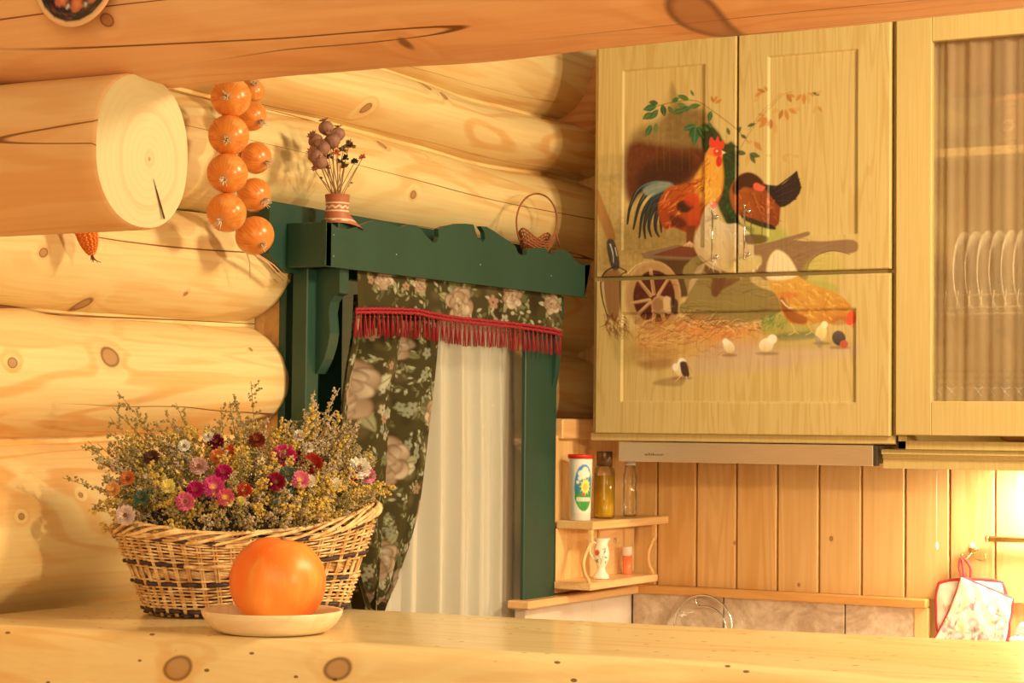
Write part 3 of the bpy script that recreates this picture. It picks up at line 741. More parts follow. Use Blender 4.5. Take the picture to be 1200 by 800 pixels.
# valance
val = thing('valance', 'short flowered valance with red tasselled fringe under the green shelf', 'valance', at(540, 340, X=-2.15))
nS, nT = 330, 70; V = np.zeros((nS, nT, 3)); col = np.zeros((nS, nT, 4))
ubot = [418.5, 440, 470, 490, 500, 520, 540, 570, 600, 630, 650, 657.5]; vbot = [360.5, 360, 360.5, 361.5, 364, 368, 371, 374, 377, 381, 384.5, 387]
cvv = fabric(40, 9, 18, [(5.5, 1.8, 1.7), (20.0, 4.6, 2.5), (30, 2.4, 1.7), (37.5, 2.8, 1.4), (12.5, 2.4, 1.2)], 5)
for i in range(nS):
    q = i / (nS - 1); u = 418.5 + q * 239; vb_ = np.interp(u, ubot, vbot) + 3; vt = 311.7 + (u - 381.7) * .1207 - 9
    for j in range(nT):
        t_ = j / (nT - 1); p = at(u, vt + (vb_ - vt) * t_, X=-2.1385); p[0] += .0028 * math.sin(q * 31 + 1) * t_ + .002 * math.sin(q * 83) * t_; V[i, j] = p
    col[i] = cvv.sample(np.full(nT, .5 + q * 38.8), np.linspace(.2, 6.6, nT))
col[..., 3] = 1
grid_mesh('valance_cloth', V, col, m_cloth, val)
m_fr = plain('red_fringe', A(178, 30, 34, .8), .8, 0, .25, 300)
s = MB()
for off in (0, 4.2):
    pts = []
    for i in range(160):
        u = 416.5 + i / 159 * 241.5; pts.append(at(u, np.interp(u, ubot, vbot) + 1.5 + off + .5 * math.sin(i * 1.9), X=-2.131) + np.array([.0015 * math.sin(i * 2.5), 0, 0]))
    s.tube(pts, .0028, 6)
pts = []
for i in range(260):
    u = 416.5 + i / 259 * 241.5; pts.append(at(u, np.interp(u, ubot, vbot) + 3.6 + 2.6 * (i % 2), X=-2.130))
s.tube(pts, .0012, 4); s.build('braid_trim', m_fr, val)
r = np.random.default_rng(4)
for i in range(46):
    u = 417.5 + i / 45 * 239; v0 = np.interp(u, ubot, vbot) + 6; s = MB(); p = at(u, v0, X=-2.131); lean = r.normal() * .0012
    ln = (27 + r.normal() * .8) * .00172
    s.tube([p + np.array([0, 0, .003]), p + np.array([0, 0, -.006])], .0013, 5)
    s.sphere(p + np.array([0, 0, -.008]), .0026, 7, 5)
    for k in range(9):
        a = k / 9 * 2 * PI + r.uniform(0, 1); d = .0032
        s.tube([p + np.array([0, 0, -.006]), p + np.array([d * .6 * math.cos(a), d * .6 * math.sin(a) + lean, -.018]), p + np.array([d * math.cos(a) * 1.15, d * math.sin(a) * 1.2 + lean * 2, -ln + r.normal() * .001])], [.0008, .0009, .0006], 4)
    s.build('tassel', m_fr, val)
# sheer
m_sheer = sheer('white_voile', A(255, 238, 202, .98), .58, trans=.2)
ns, nt = 300, 60; V = np.zeros((ns, nt, 3))
for j in range(nt):
    t_ = j / (nt - 1); v = 366 + t_ * 369
    a = at(452 - 6 * t_, v, X=-2.222); b = at(np.interp(v, (393, 470, 560, 718, 740), (628, 630, 632, 631, 631)), v, X=-2.222)
    q = np.linspace(0, 1, ns)
    ph = q * 2 * PI * 7.0 + .6 * np.sin(q * 9 + 1) + .3 * t_
    fold = np.sin(ph) * (.55 + .45 * np.sin(q * 5.2 + .6)) + .35 * np.sin(ph * 1.9 + 2)
    V[:, j, 0] = -2.226 + .017 * fold * (.75 + .45 * t_); V[:, j, 1] = a[1] + (b[1] - a[1]) * q + .006 * np.cos(ph); V[:, j, 2] = a[2] + (b[2] - a[2]) * q
V = V[:, ::-1]; sh = grid_mesh('sheer_curtain', V, None, m_sheer); tag(sh, 'white see-through voile curtain hanging in soft folds across the window', 'curtain')

# ============================================================ small corner shelf
m_sh = pine('shelf_pine_wood', 'y', A(240, 180, 98), A(218, 144, 60), .4, (), 0, .38, 14)
shelf = thing('corner_shelf', 'small two-tier wooden wall shelf with bowed spindles in the corner', 'shelf', (XP + .05, 4.27, H - .35))
def ap(u, v, X): return at(u, v, X=X)
XS = XP + .10
yA, yB = ap(695.5, 615, XS)[1], YF - .004; zt = ap(737, 608.5, XS)[2] + .002
zta = ap(695.5, 611, XS)[2]; zta_b = ap(696.4, 620.7, XS)[2]
s = MB(); s.box(XP + .0068, XS, yA, yB, zta_b, zta, .002); s.build('shelf_board', m_sh, shelf)
yLa = ap(692.6, 690, XS)[1]; zl1 = ap(692.5, 683.0, XS)[2]; zl0 = ap(692.7, 692, XS)[2]; yLb = ap(771, 680, XS)[1]
s = MB(); s.box(XP + .0068, XS, yLa, yLb, zl0, zl1, .002); s.build('shelf_board', m_sh, shelf)
s = MB(); s.box(XP + .0068, XP + .010, yLa + .005, yB, zl1, zta_b, .001)
s.build('back_panel', m_panel, shelf)
zc_ = ap(716, 632, XP + .02)
s = MB(); s.box(XP + .011, XP + .017, ap(702, 650, XP + .015)[1], ap(729, 650, XP + .015)[1], zl1, zta_b, .001); s.build('back_rail', m_sh, shelf)
s = MB(); s.lathe([(.006, 0), (.006, .003), (.003, .004), (1e-5, .004)], ap(720, 633, XP + .017), 14, M=[[0, 0, 1], [0, 1, 0], [-1, 0, 0]]); s.build('screw_cap', m_chrome, shelf)
def spindle(u0, dy):
    """bowed upright: short square top block, a bow curving outwards, foot"""
    s = MB(); yb_ = u0; zt_ = zta_b; zb2 = zl1; hh = zt_ - zb2
    s.box(XS - .014, XS - .004, yb_ + .004, yb_ + .013, zt_ - hh * .30, zt_, .001)
    pts = [(XS - .009, yb_ + .006, zt_ - .27 * hh), (XS - .009, yb_ - .006, zt_ - .36 * hh), (XS - .009, yb_ - .022, zt_ - .52 * hh), (XS - .009, yb_ - .026, zt_ - .66 * hh), (XS - .009, yb_ - .018, zt_ - .82 * hh), (XS - .009, yb_ - .002, zt_ - .95 * hh), (XS - .009, yb_ + .002, zb2)]
    s.tube(spline(pts, 6), .0042, 8); return s.build('spindle', m_sh, shelf)
spindle(yLa + .006, 0); spindle(yLb - .010, 0)

# ============================================================ wall cabinets
LITE, DKC = A(230, 186, 98, .80), A(214, 164, 76, .80)
m_cab = painted('cabinet_olive_stain', True, .45, ('z', LITE, DKC))
t = NT('cabinet_olive_plain'); tc = t.n('ShaderNodeTexCoord').outputs['Object']
n1 = t.noise(t.vmath('MULTIPLY', tc, (18, 18, 1.2)), 1, 2.5, .5, .3); h_ = t.noise(t.vmath('MULTIPLY', tc, (260, 260, 5)), 1, 2)
m_cabp = t.done(t.bsdf(t.mix(t.math('ADD', t.math('MULTIPLY', n1, .4), t.math('MULTIPLY', t.ramp(h_, .3, .75), .45)), LITE, DKC), .45, 0, h_, .1, .001, .4))
def px(x, z):
    """photo-scale drawing coordinates of a point of the door plane (used to digitise the painting)"""
    P = np.stack(np.broadcast_arrays(x, np.full_like(x, YC), z - H), -1) @ RC.T
    return 600 + F_PX * P[..., 0] / P[..., 2], 400 - F_PX * P[..., 1] / P[..., 2]

cv = Canvas(688, 55, 1050, 515, 2.0)
P_ = A
# --- washes behind
cv.poly([(735, 165), (748, 150), (768, 141), (786, 126), (800, 122), (822, 128), (832, 140), (830, 170), (824, 196), (812, 214), (790, 226), (760, 224), (738, 236), (731, 205)], P_(96, 58, 22), .75, 8, 5, .15)
cv.poly([(733, 175), (745, 165), (765, 168), (790, 170), (818, 172), (826, 186), (812, 208), (786, 221), (755, 221), (736, 234), (730, 205)], P_(96, 34, 12), 1, 6, 5, .1)
cv.poly([(752, 195), (790, 182), (812, 190), (800, 214), (770, 222), (745, 222)], P_(50, 20, 10), .8, 8, 5, .1)
cv.poly([(778, 138), (800, 126), (824, 134), (826, 160), (815, 172), (786, 172)], P_(118, 84, 34), .7, 6, 5, .3)
cv.poly([(786, 96), (790, 104), (796, 126), (786, 128), (784, 112)], P_(120, 88, 34), .55, 3, 4)
for x in (768, 776, 783, 797, 806): cv.stroke([(x, 140 + (x % 7)), (x + 1, 200)], 1.0, P_(150, 104, 40), .28, .5, .5, 0)
cv.poly([(698, 183), (716, 180), (731, 182), (731, 210), (698, 210)], P_(140, 118, 58), .38, 3, 0, .4)
cv.poly([(698, 206), (729, 204), (731, 290), (722, 320), (700, 322)], P_(132, 106, 52), .50, 4, 0, .45)
cv.poly([(730, 250), (790, 240), (830, 258), (818, 300), (790, 325), (715, 328), (700, 300)], P_(146, 104, 40), .72, 9, 5, .35)
cv.poly([(728, 268), (790, 262), (800, 285), (740, 300)], P_(112, 84, 32), .5, 8, 5, .3)
# dark foliage behind the neck and hen
cv.poly([(822, 148), (832, 146), (842, 155), (850, 168), (858, 166), (863, 182), (862, 240), (868, 262), (880, 266), (884, 270), (876, 282), (858, 272), (846, 252), (838, 230), (830, 190), (822, 172)], P_(20, 46, 18), 1, 2.2, 5, .05)
cv.dabs([(846, 170), (863, 170), (866, 262), (850, 250)], 46, 5, 2, 70, [P_(40, 84, 30), P_(18, 40, 18), P_(58, 100, 34)], .7, 40, 3)
cv.blob(870, 276, 9, 5, P_(120, 140, 46), .7, 4); cv.poly([(876, 262), (900, 262), (920, 272), (926, 284), (900, 292), (878, 282)], P_(160, 160, 56), .75, 5, 5, .2)
# --- twig with leaves
tw = P_(104, 92, 36)
cv.stroke([(768, 124), (790, 119), (815, 118), (838, 132), (850, 141), (864, 152), (878, 168)], 1.0, tw, .85, .7, .5)
cv.stroke([(864, 180), (882, 150), (905, 122), (918, 110), (928, 107)], .8, P_(164, 120, 52), .8, .5, .5)
cv.stroke([(878, 152), (892, 132), (912, 112)], .8, P_(160, 116, 52), .7, .5, .5)
GR = [P_(40, 92, 44), P_(62, 96, 34), P_(28, 66, 30), P_(92, 108, 44)]
for x, y, L, W, a, c in [(770, 121, 11, 6, 190, 2), (768, 124, 16, 8, 165, 0), (764, 132, 14, 8, 150, 1), (770, 128, 15, 7, 130, 0), (775, 122, 14, 7, 80, 2), (782, 124, 10, 5, 60, 1), (792, 121, 12, 6, 20, 3), (786, 119, 10, 5, 330, 0),
                         (797, 128, 12, 6, 350, 0), (762, 146, 15, 7, 115, 0), (768, 144, 12, 5, 100, 3), (815, 147, 16, 8, 165, 0), (815, 148, 15, 7, 125, 2), (814, 148, 22, 9, 95, 0), (816, 148, 17, 8, 60, 2), (818, 147, 14, 7, 25, 1),
                         (806, 116, 14, 6, 200, 1), (806, 125, 14, 6, 350, 1), (802, 128, 16, 7, 165, 1), (830, 143, 8, 4, 60, 1), (833, 130, 13, 6, 100, 0), (812, 112, 8, 3, 240, 1)]:
    cv.leaf(x, y, L, W, a, GR[c], .95, P_(110, 130, 60))
OR = [P_(196, 118, 40), P_(168, 96, 30), P_(206, 150, 66), P_(130, 92, 34)]
for x, y, L, W, a, c in [(836, 120, 9, 3.5, 300, 0), (836, 120, 8, 3, 250, 1), (838, 121, 9, 3.5, 330, 0), (893, 108, 10, 4, 150, 0), (897, 108, 10, 4, 200, 1), (890, 112, 9, 4, 130, 2), (899, 107, 7, 3, 240, 0),
                         (918, 110, 9, 4, 170, 2), (921, 110, 11, 5, 60, 1), (922, 110, 9, 4, 20, 0), (938, 110, 10, 4, 130, 0), (941, 109, 13, 5, 90, 0), (944, 109, 12, 5, 70, 2), (946, 108, 8, 3, 30, 0), (951, 108, 9, 3.5, 20, 3), (955, 110, 8, 3, 330, 2),
                         (955, 124, 9, 4, 110, 2), (958, 124, 8, 3, 60, 0), (916, 128, 12, 5, 110, 1), (919, 128, 13, 5, 75, 0), (923, 127, 11, 5, 30, 0), (912, 128, 9, 4, 160, 2), (928, 127, 9, 4, 10, 2),
                         (898, 138, 12, 5, 160, 0), (899, 139, 14, 6, 130, 0), (902, 139, 12, 5, 90, 1), (906, 143, 13, 5, 80, 2), (896, 136, 8, 3, 200, 0), (876, 148, 10, 4, 340, 3), (864, 156, 9, 4, 300, 3), (868, 158, 8, 4, 30, 3), (855, 158, 9, 4, 250, 3),
                         (882, 166, 8, 4, 170, 2), (884, 166, 13, 6, 50, 0), (874, 180, 12, 6, 190, 3), (877, 181, 13, 5, 100, 2), (879, 181, 12, 5, 60, 3), (878, 180, 13, 6, 15, 3), (917, 182, 9, 3, 350, 2), (917, 182, 8, 4, 70, 2), (928, 182, 8, 3, 10, 2), (899, 182, 5, 3, 0, 2)]:
    cv.leaf(x, y, L, W, a, (GR[2] if c == 3 else OR[c]) if c != 3 or x > 0 else GR[2], .85, None)
# --- rooster tail
def feather(pts, w, c, hl=None):
    w = w * 1.25
    cv.stroke(pts, w, c, .97, w * .25, .7)
    if hl is not None: cv.stroke([(a + .6, b - w * .25) for a, b in pts[:max(3, len(pts) - 1)]], w * .35, hl, .6, .3, .7)
DT, TL = P_(24, 30, 26), P_(110, 132, 104)
for pts, w, hl in [([(782, 217), (764, 215), (746, 224), (737, 243), (734, 262)], 7, TL), ([(780, 220), (760, 224), (748, 240), (741, 268)], 7, TL), ([(780, 223), (764, 232), (752, 250), (748, 278)], 6.5, P_(60, 84, 76)), ([(778, 228), (762, 238), (754, 262), (755, 279)], 6.5, P_(60, 84, 76)),
                   ([(776, 234), (764, 246), (759, 264), (762, 277)], 6.5, P_(50, 70, 66)), ([(776, 238), (768, 252), (767, 268), (771, 277)], 6, P_(50, 70, 66)), ([(778, 240), (773, 256), (774, 272)], 5, None)]:
    feather(pts, w, DT, hl)
cv.poly([(752, 222), (764, 214), (782, 213), (788, 218), (774, 224), (760, 230)], P_(150, 152, 112), .7, 2, 5)
# --- rooster body
body = [(770, 240), (776, 226), (784, 218), (803, 215), (814, 206), (823, 190), (829, 177), (838, 173), (845, 182), (848, 205), (847, 224), (840, 240), (826, 256), (815, 268), (803, 272), (789, 266), (778, 268), (772, 258)]
cv.poly(body, P_(206, 106, 30), 1, 1.2, 5, col2=P_(150, 50, 18), ang=110)
cv.poly([(823, 192), (830, 178), (839, 176), (846, 190), (847, 214), (840, 234), (826, 240), (816, 228), (812, 212)], P_(232, 158, 50), .95, 3, 5)
cv.dabs([(816, 205), (830, 182), (844, 186), (846, 222), (836, 240), (820, 236)], 60, 13, 1.6, 115, [P_(246, 186, 74), P_(214, 120, 32), P_(232, 150, 44), P_(190, 86, 24)], .75, 14, 5)
cv.dabs([(776, 226), (800, 216), (815, 212), (812, 236), (795, 262), (776, 262)], 55, 13, 2, 140, [P_(222, 104, 34), P_(180, 56, 20), P_(238, 140, 60), P_(150, 40, 16)], .75, 14, 6)
cv.dabs([(804, 216), (822, 206), (826, 222), (800, 232)], 30, 11, 1.8, 155, [P_(150, 44, 16), P_(214, 120, 36), P_(196, 80, 24)], .8, 12, 7)
cv.poly([(792, 238), (802, 234), (812, 240), (806, 248), (794, 247)], P_(30, 22, 16), .9, 2, 5); cv.poly([(784, 252), (796, 254), (804, 262), (798, 267), (786, 264)], P_(64, 24, 14), .8, 3, 5)
cv.poly([(806, 248), (820, 244), (828, 250), (816, 268), (806, 268)], P_(196, 66, 24), .75, 3, 5); cv.poly([(800, 232), (816, 226), (820, 236), (808, 242)], P_(206, 62, 26), .7, 3, 5)
cv.poly([(829, 180), (832, 172), (838, 170), (846, 176), (846, 186), (838, 184)], P_(232, 120, 50), 1, 1, 4)
cv.poly([(831, 168), (833, 160), (838, 165), (841, 159), (844, 166), (848, 164), (848, 174), (840, 173), (833, 173)], P_(224, 62, 32), 1, .7, 3); cv.blob(841, 178, 5.5, 5, P_(216, 60, 34), 1, .7); cv.blob(842.5, 189, 3.6, 6.5, P_(210, 48, 28), 1, .7, 5); cv.blob(840, 177, 1.3, 1.2, P_(250, 200, 120), 1, .4); cv.poly([(846, 176), (851, 179), (846, 181)], P_(230, 190, 110), 1, .5)
cv.poly([(803, 264), (814, 264), (811, 284), (803, 284)], P_(112, 52, 20), .95, 1.2)
for x in (799, 804, 809, 813): cv.stroke([(807, 283), (x, 289), (x - 1, 292)], 1.4, P_(236, 170, 110), .95, .8, .4)
# --- cart
GB = P_(132, 96, 58)
cv.poly([(752, 297), (793, 287), (820, 291), (818, 302), (765, 303)], P_(112, 48, 26), .95, 1); cv.poly([(752, 297), (793, 286), (797, 288), (764, 299), (818, 302), (816, 306), (754, 303)], GB, 1, .6)
cv.poly([(766, 303), (820, 305), (815, 345), (792, 350), (770, 318)], P_(70, 34, 16), .92, 2)
board = [(800, 318), (808, 306), (816, 300), (830, 296), (846, 300), (880, 297), (880, 330), (914, 345), (916, 362), (900, 372), (868, 379), (835, 379), (806, 372), (794, 360), (806, 348)]
cv.poly(board, P_(146, 116, 52), 1, 1.2, 3); cv.dabs(board, 90, 34, 1.3, 1, [P_(170, 132, 72), P_(126, 92, 44), P_(146, 112, 54), P_(104, 74, 34)], .55, 4, 8)
cv.poly([(880, 290), (886, 287), (905, 283), (934, 274), (946, 271), (948, 274), (943, 278), (930, 281), (960, 283), (985, 281), (1000, 281), (1006, 287), (1004, 294), (994, 297), (976, 294), (960, 298), (950, 306), (946, 318), (944, 330), (905, 330), (886, 320)], P_(146, 104, 58), 1, .9, 2)
cv.dabs([(886, 292), (930, 284), (990, 284), (960, 296), (944, 325), (890, 318)], 40, 26, 1.4, -6, [P_(162, 118, 66), P_(124, 86, 48), P_(134, 94, 50)], .6, 6, 9)
cv.stroke([(944, 320), (950, 306), (962, 297), (978, 294), (996, 298)], 1.6, P_(96, 62, 34), .8, .8, .5)
cv.stroke([(796, 360), (850, 366), (912, 362)], 1.0, P_(90, 62, 28), .7, .6, .5)
cv.poly([(827, 306), (846, 316), (850, 330), (840, 346), (834, 344), (836, 330), (826, 318)], P_(96, 54, 26), .8, 2, 4); cv.poly([(836, 328), (866, 326), (860, 332), (846, 340), (840, 348), (834, 344)], P_(110, 62, 30), .8, 1.5, 3)
# --- wheel
WX, WY = 765, 347
a = np.linspace(0, 2 * PI, 40, endpoint=False)
cv.poly([(WX + 33 * math.cos(q), WY + 42 * math.sin(q)) for q in a], P_(196, 146, 78), 1, .8); cv.poly([(WX + 31 * math.cos(q) + .5, WY + 40 * math.sin(q) + .5) for q in a], P_(168, 120, 60), .7, 2)
cv.poly([(WX + 1.5 + 24.5 * math.cos(q), WY + 1 + 31.5 * math.sin(q)) for q in a], P_(84, 32, 18), 1, .8)
cv.dabs([(745, 330), (785, 330), (785, 370), (748, 372)], 26, 9, 2, 20, [P_(60, 20, 12), P_(120, 50, 26), P_(104, 44, 20)], .6, 50, 12)
for q in (262, 315, 20, 62, 95, 140, 168, 222):
    q = math.radians(q); cv.stroke([(WX + 2 + 6 * math.cos(q), WY + 3 + 6 * math.sin(q)), (WX + 1 + 26 * math.cos(q), WY + 1 + 33 * math.sin(q))], 4.2, P_(196, 142, 76), .97, 3.6, .6, 0)
    cv.stroke([(WX + 3 + 8 * math.cos(q), WY + 4.4 + 8 * math.sin(q)), (WX + 1 + 25 * math.cos(q), WY + 2.6 + 31 * math.sin(q))], 1.2, P_(120, 74, 36), .8, 1, .5, 0)
cv.blob(773, 357, 10, 11, P_(186, 132, 70), 1, .8); cv.blob(771, 357, 6.5, 8, P_(150, 100, 50), .9, 1.4); cv.poly([(778, 348), (787, 350), (787, 365), (779, 366)], P_(214, 170, 100), 1, 1, 3); cv.poly([(786, 350), (794, 352), (794, 366), (787, 367)], P_(52, 32, 20), .9, 1.2, 3)
cv.stroke([(736, 320), (744, 312), (756, 306)], 1.4, P_(236, 196, 120), .7, .6, .5)
# --- white goose sack / hen in the cart
gz = [(819, 262), (823, 248), (832, 238), (838, 240), (842, 256), (852, 262), (864, 262), (876, 270), (883, 282), (884, 298), (892, 302), (890, 312), (880, 320), (862, 320), (846, 317), (830, 312), (816, 296), (813, 280)]
cv.poly(gz, P_(226, 194, 132), 1, 1.2, 5, col2=P_(204, 160, 84), ang=90)
cv.dabs(gz, 60, 12, 2.6, 80, [P_(240, 214, 160), P_(206, 170, 106), P_(222, 186, 116), P_(190, 150, 88)], .5, 25, 14)
cv.poly([(846, 310), (864, 318), (890, 312), (892, 300), (884, 300), (866, 306)], P_(212, 176, 86), .7, 2, 4); cv.stroke([(820, 300), (834, 311), (850, 318)], 1.6, P_(132, 84, 40), .6, .8, .6)
cv.blob(836, 240, 4, 4.5, P_(226, 120, 84), .95, 1); cv.blob(834, 238, 1.6, 1.6, P_(240, 190, 150), .8, .6)
cv.poly([(806, 345), (822, 320), (828, 306), (818, 312), (808, 330)], P_(190, 150, 92), .9, 1.2)
# --- brown hen
hen = [(855, 226), (860, 212), (870, 203), (882, 203), (893, 212), (903, 220), (914, 222), (913, 248), (911, 262), (904, 266), (893, 260), (872, 254), (860, 246)]
cv.poly(hen, P_(168, 82, 28), 1, 1.2, 5, col2=P_(134, 56, 20), ang=20)
cv.poly([(858, 220), (864, 208), (876, 202), (888, 206), (894, 214), (886, 222), (872, 219), (862, 228)], P_(66, 34, 16), .95, 1.6, 5)
cv.poly([(893, 216), (908, 217), (918, 214), (930, 202), (933, 200), (935, 208), (938, 220), (932, 232), (918, 242), (910, 240), (900, 226)], P_(44, 26, 20), .98, 1, 2)
for q in ((905, 222, 933, 201), (908, 226, 936, 209), (910, 231, 938, 219), (910, 236, 932, 233)): cv.stroke([q[:2], q[2:]], 2.4, P_(34, 26, 30), .9, 1.2, .5, 0); cv.stroke([(q[0], q[1] - 1), (q[2] - 3, q[3] + 1)], .6, P_(96, 66, 48), .7, .4, .4, 0)
cv.poly([(868, 252), (882, 256), (900, 262), (908, 266), (906, 269), (892, 266), (874, 259)], P_(34, 24, 20), .95, 1, 2)
cv.dabs([(860, 222), (890, 218), (912, 230), (911, 260), (870, 250)], 70, 8, 1.8, 60, [P_(190, 96, 34), P_(140, 60, 22), P_(206, 118, 46), P_(118, 48, 18)], .6, 24, 15)
cv.poly([(883, 216), (887, 214), (893, 217), (897, 219), (893, 224), (884, 222)], P_(224, 92, 54), 1, .8, 3)
for x in (880, 893): cv.stroke([(x, 258), (x, 276)], 1.2, P_(96, 54, 26), .9, 1, .4, 0)
cv.poly([(874, 275), (897, 276), (897, 284), (876, 286)], P_(84, 42, 20), .8, 1.5, 3)
# --- shovel
cv.poly([(697, 218), (701, 222), (708, 240), (717, 262), (721, 280), (714, 284), (707, 270), (700, 250), (696, 236)], P_(184, 124, 56), .97, 1, 3, col2=P_(140, 88, 36), ang=0)
cv.poly([(711, 283), (719, 281), (724, 296), (726, 312), (720, 318), (714, 306)], P_(66, 52, 36), .98, .9, 3); cv.stroke([(715, 286), (718, 296), (719, 308)], 1.4, P_(214, 198, 150), .9, .6, .4); cv.stroke([(721, 290), (723, 300)], 1, P_(230, 214, 170), .8, .6, .4)
cv.poly([(707, 322), (722, 316), (728, 324), (727, 356), (722, 376), (714, 372), (709, 350)], P_(136, 84, 38), .9, 1.6, 3)
cv.stroke([(721, 312), (710, 318), (704, 330), (706, 350), (712, 372)], 2.2, P_(48, 34, 26), .95, 1.4, .6); cv.stroke([(722, 312), (734, 318), (727, 324), (727, 350), (728, 372)], 1.8, P_(60, 42, 30), .95, 1.2, .6); cv.stroke([(707, 330), (708, 346)], .8, P_(190, 180, 150), .8, .5, .4)
cv.dabs([(706, 368), (730, 366), (736, 388), (710, 392)], 50, 12, 1.6, 80, [P_(104, 40, 24), P_(140, 66, 34), P_(78, 28, 18)], .75, 30, 16)
# --- ground, straw, grass
cv.poly([(736, 392), (760, 380), (800, 372), (860, 380), (900, 384), (890, 404), (850, 416), (790, 420), (750, 412)], P_(206, 134, 50), .6, 9, 5, .25)
cv.poly([(800, 380), (860, 382), (880, 386), (860, 396), (820, 398)], P_(222, 128, 52), .6, 6, 5)
cv.poly([(840, 404), (900, 402), (1000, 404), (1002, 414), (960, 422), (900, 432), (820, 436), (812, 420)], P_(196, 150, 112), .55, 8, 5, .3)
cv.poly([(716, 386), (740, 390), (745, 420), (728, 430), (718, 410)], P_(150, 122, 44), .5, 6, 5, .3)
cv.poly([(735, 408), (780, 404), (790, 420), (770, 434), (742, 426)], P_(170, 112, 44), .6, 6, 5, .3); cv.poly([(748, 424), (782, 420), (784, 430), (756, 432)], P_(140, 78, 34), .5, 4, 5)
cv.dabs([(742, 376), (800, 370), (866, 376), (890, 384), (860, 398), (800, 404), (745, 408)], 260, 17, 1.5, -14, [P_(208, 128, 56), P_(166, 92, 36), P_(226, 168, 84), P_(150, 110, 48), P_(190, 84, 36)], .7, 26, 17)
cv.dabs([(794, 366), (830, 372), (870, 378), (895, 372), (900, 380), (820, 384), (796, 378)], 50, 14, 1.5, 8, [P_(92, 52, 22), P_(120, 74, 30), P_(228, 184, 110)], .65, 26, 18)
cv.dabs([(740, 404), (830, 402), (850, 416), (745, 420)], 50, 20, 1.4, 4, [P_(196, 140, 66), P_(168, 116, 48)], .45, 10, 19)
cv.poly([(944, 312), (960, 300), (985, 302), (988, 322), (950, 330)], P_(190, 168, 60), .6, 6, 5, .2); cv.poly([(944, 328), (975, 332), (982, 342), (965, 346), (948, 338)], P_(160, 158, 50), .75, 4, 5, .2)
cv.poly([(890, 378), (905, 368), (925, 372), (950, 384), (948, 392), (900, 394)], P_(150, 140, 44), .7, 4, 5, .2)
cv.dabs([(888, 376), (912, 366), (925, 384), (895, 390)], 50, 8, 1.1, -60, [P_(90, 128, 48), P_(132, 156, 60), P_(70, 100, 40)], .8, 24, 20)
cv.poly([(908, 392), (950, 388), (956, 396), (915, 400)], P_(92, 100, 52), .65, 2.5, 4); cv.poly([(900, 400), (950, 398), (1000, 402), (960, 408), (905, 408)], P_(186, 148, 60), .6, 4, 4)
# --- buff hen
bh = [(899, 326), (899, 312), (902, 300), (910, 293), (920, 297), (929, 308), (935, 322), (940, 326), (955, 334), (973, 340), (987, 348), (996, 357), (1001, 366), (1000, 374), (992, 378), (984, 374), (974, 379), (958, 378), (946, 381), (934, 380), (924, 378), (917, 368), (912, 350), (904, 338)]
cv.poly(bh, P_(222, 164, 62), 1, 1.1, 4, col2=P_(196, 120, 38), ang=75)
cv.poly([(899, 326), (899, 312), (903, 300), (910, 293), (920, 297), (929, 308), (934, 322), (918, 328)], P_(240, 204, 132), .95, 2, 4)
for q in ((905, 322, 907, 298), (911, 324, 912, 296), (917, 324, 918, 300), (924, 324, 924, 305)): cv.stroke([q[:2], q[2:]], 1.0, P_(206, 160, 84), .7, .6, .5, 0)
cv.dabs([(905, 330), (940, 328), (990, 352), (996, 368), (940, 378), (916, 362)], 110, 10, 2.2, 30, [P_(236, 182, 80), P_(206, 138, 46), P_(226, 166, 62), P_(190, 112, 36)], .55, 22, 21)
cv.poly([(914, 350), (918, 348), (926, 362), (944, 372), (942, 379), (926, 377), (917, 366)], P_(146, 70, 26), .85, 2, 4); cv.poly([(911, 344), (924, 342), (936, 346), (924, 350)], P_(206, 110, 42), .7, 2, 4); cv.stroke([(916, 352), (924, 360), (938, 362)], 2, P_(240, 206, 140), .8, 1, .7)
cv.stroke([(972, 346), (966, 362), (972, 378)], 2.0, P_(176, 100, 34), .5, 1, 1.2); cv.poly([(976, 372), (990, 370), (1000, 374), (988, 380), (974, 380)], P_(170, 92, 34), .6, 2, 4)
cv.poly([(990, 372), (996, 364), (1002, 368), (1003, 376), (996, 381), (991, 379)], P_(220, 82, 44), .95, 1, 3); cv.poly([(996, 381), (1001, 380), (998, 385)], P_(226, 120, 70), .9, .8)
for x in (926, 946): cv.stroke([(x, 379), (x + 4, 388), (x - 3, 392)], 1.6, P_(222, 172, 84), .9, 1, .5); cv.stroke([(x + 4, 388), (x + 9, 391)], 1.2, P_(222, 172, 84), .9, .8, .5)
# --- chicks
def chick(x, y, rx, ry, a, c, c2, head, hc=None, beak=None):
    cv.blob(x + 1, y + ry + 2, rx * 1.5, 1.8, P_(118, 78, 36), .6, 1.6)
    cv.stroke([(x, y + ry - 1), (x, y + ry + 3)], 1.2, P_(190, 110, 60), .9, 1, .5, 0)
    cv.blob(x, y, rx, ry, c, 1, .9, a, col2=c2); cv.blob(x + head[0], y + head[1], rx * .62, rx * .62, hc or c, 1, .8)
    if beak: cv.poly([(x + beak[0], y + beak[1] - 1.3), (x + beak[0] + beak[2], y + beak[1]), (x + beak[0], y + beak[1] + 1.3)], P_(226, 140, 70), 1, .5)
CR = P_(250, 228, 160); CS = P_(222, 178, 96)
chick(853, 406, 6, 8, -30, CR, CS, (-4, -6)); chick(897, 404, 9, 8, -30, CR, CS, (7, -7), CR, (12, -7, 3)); chick(961, 390, 6.5, 10, 15, P_(252, 232, 120), CS, (4, -10), P_(252, 236, 140))
cv.poly([(954, 392), (962, 400), (960, 408), (956, 404)], P_(150, 120, 90), .7, 1, 3)
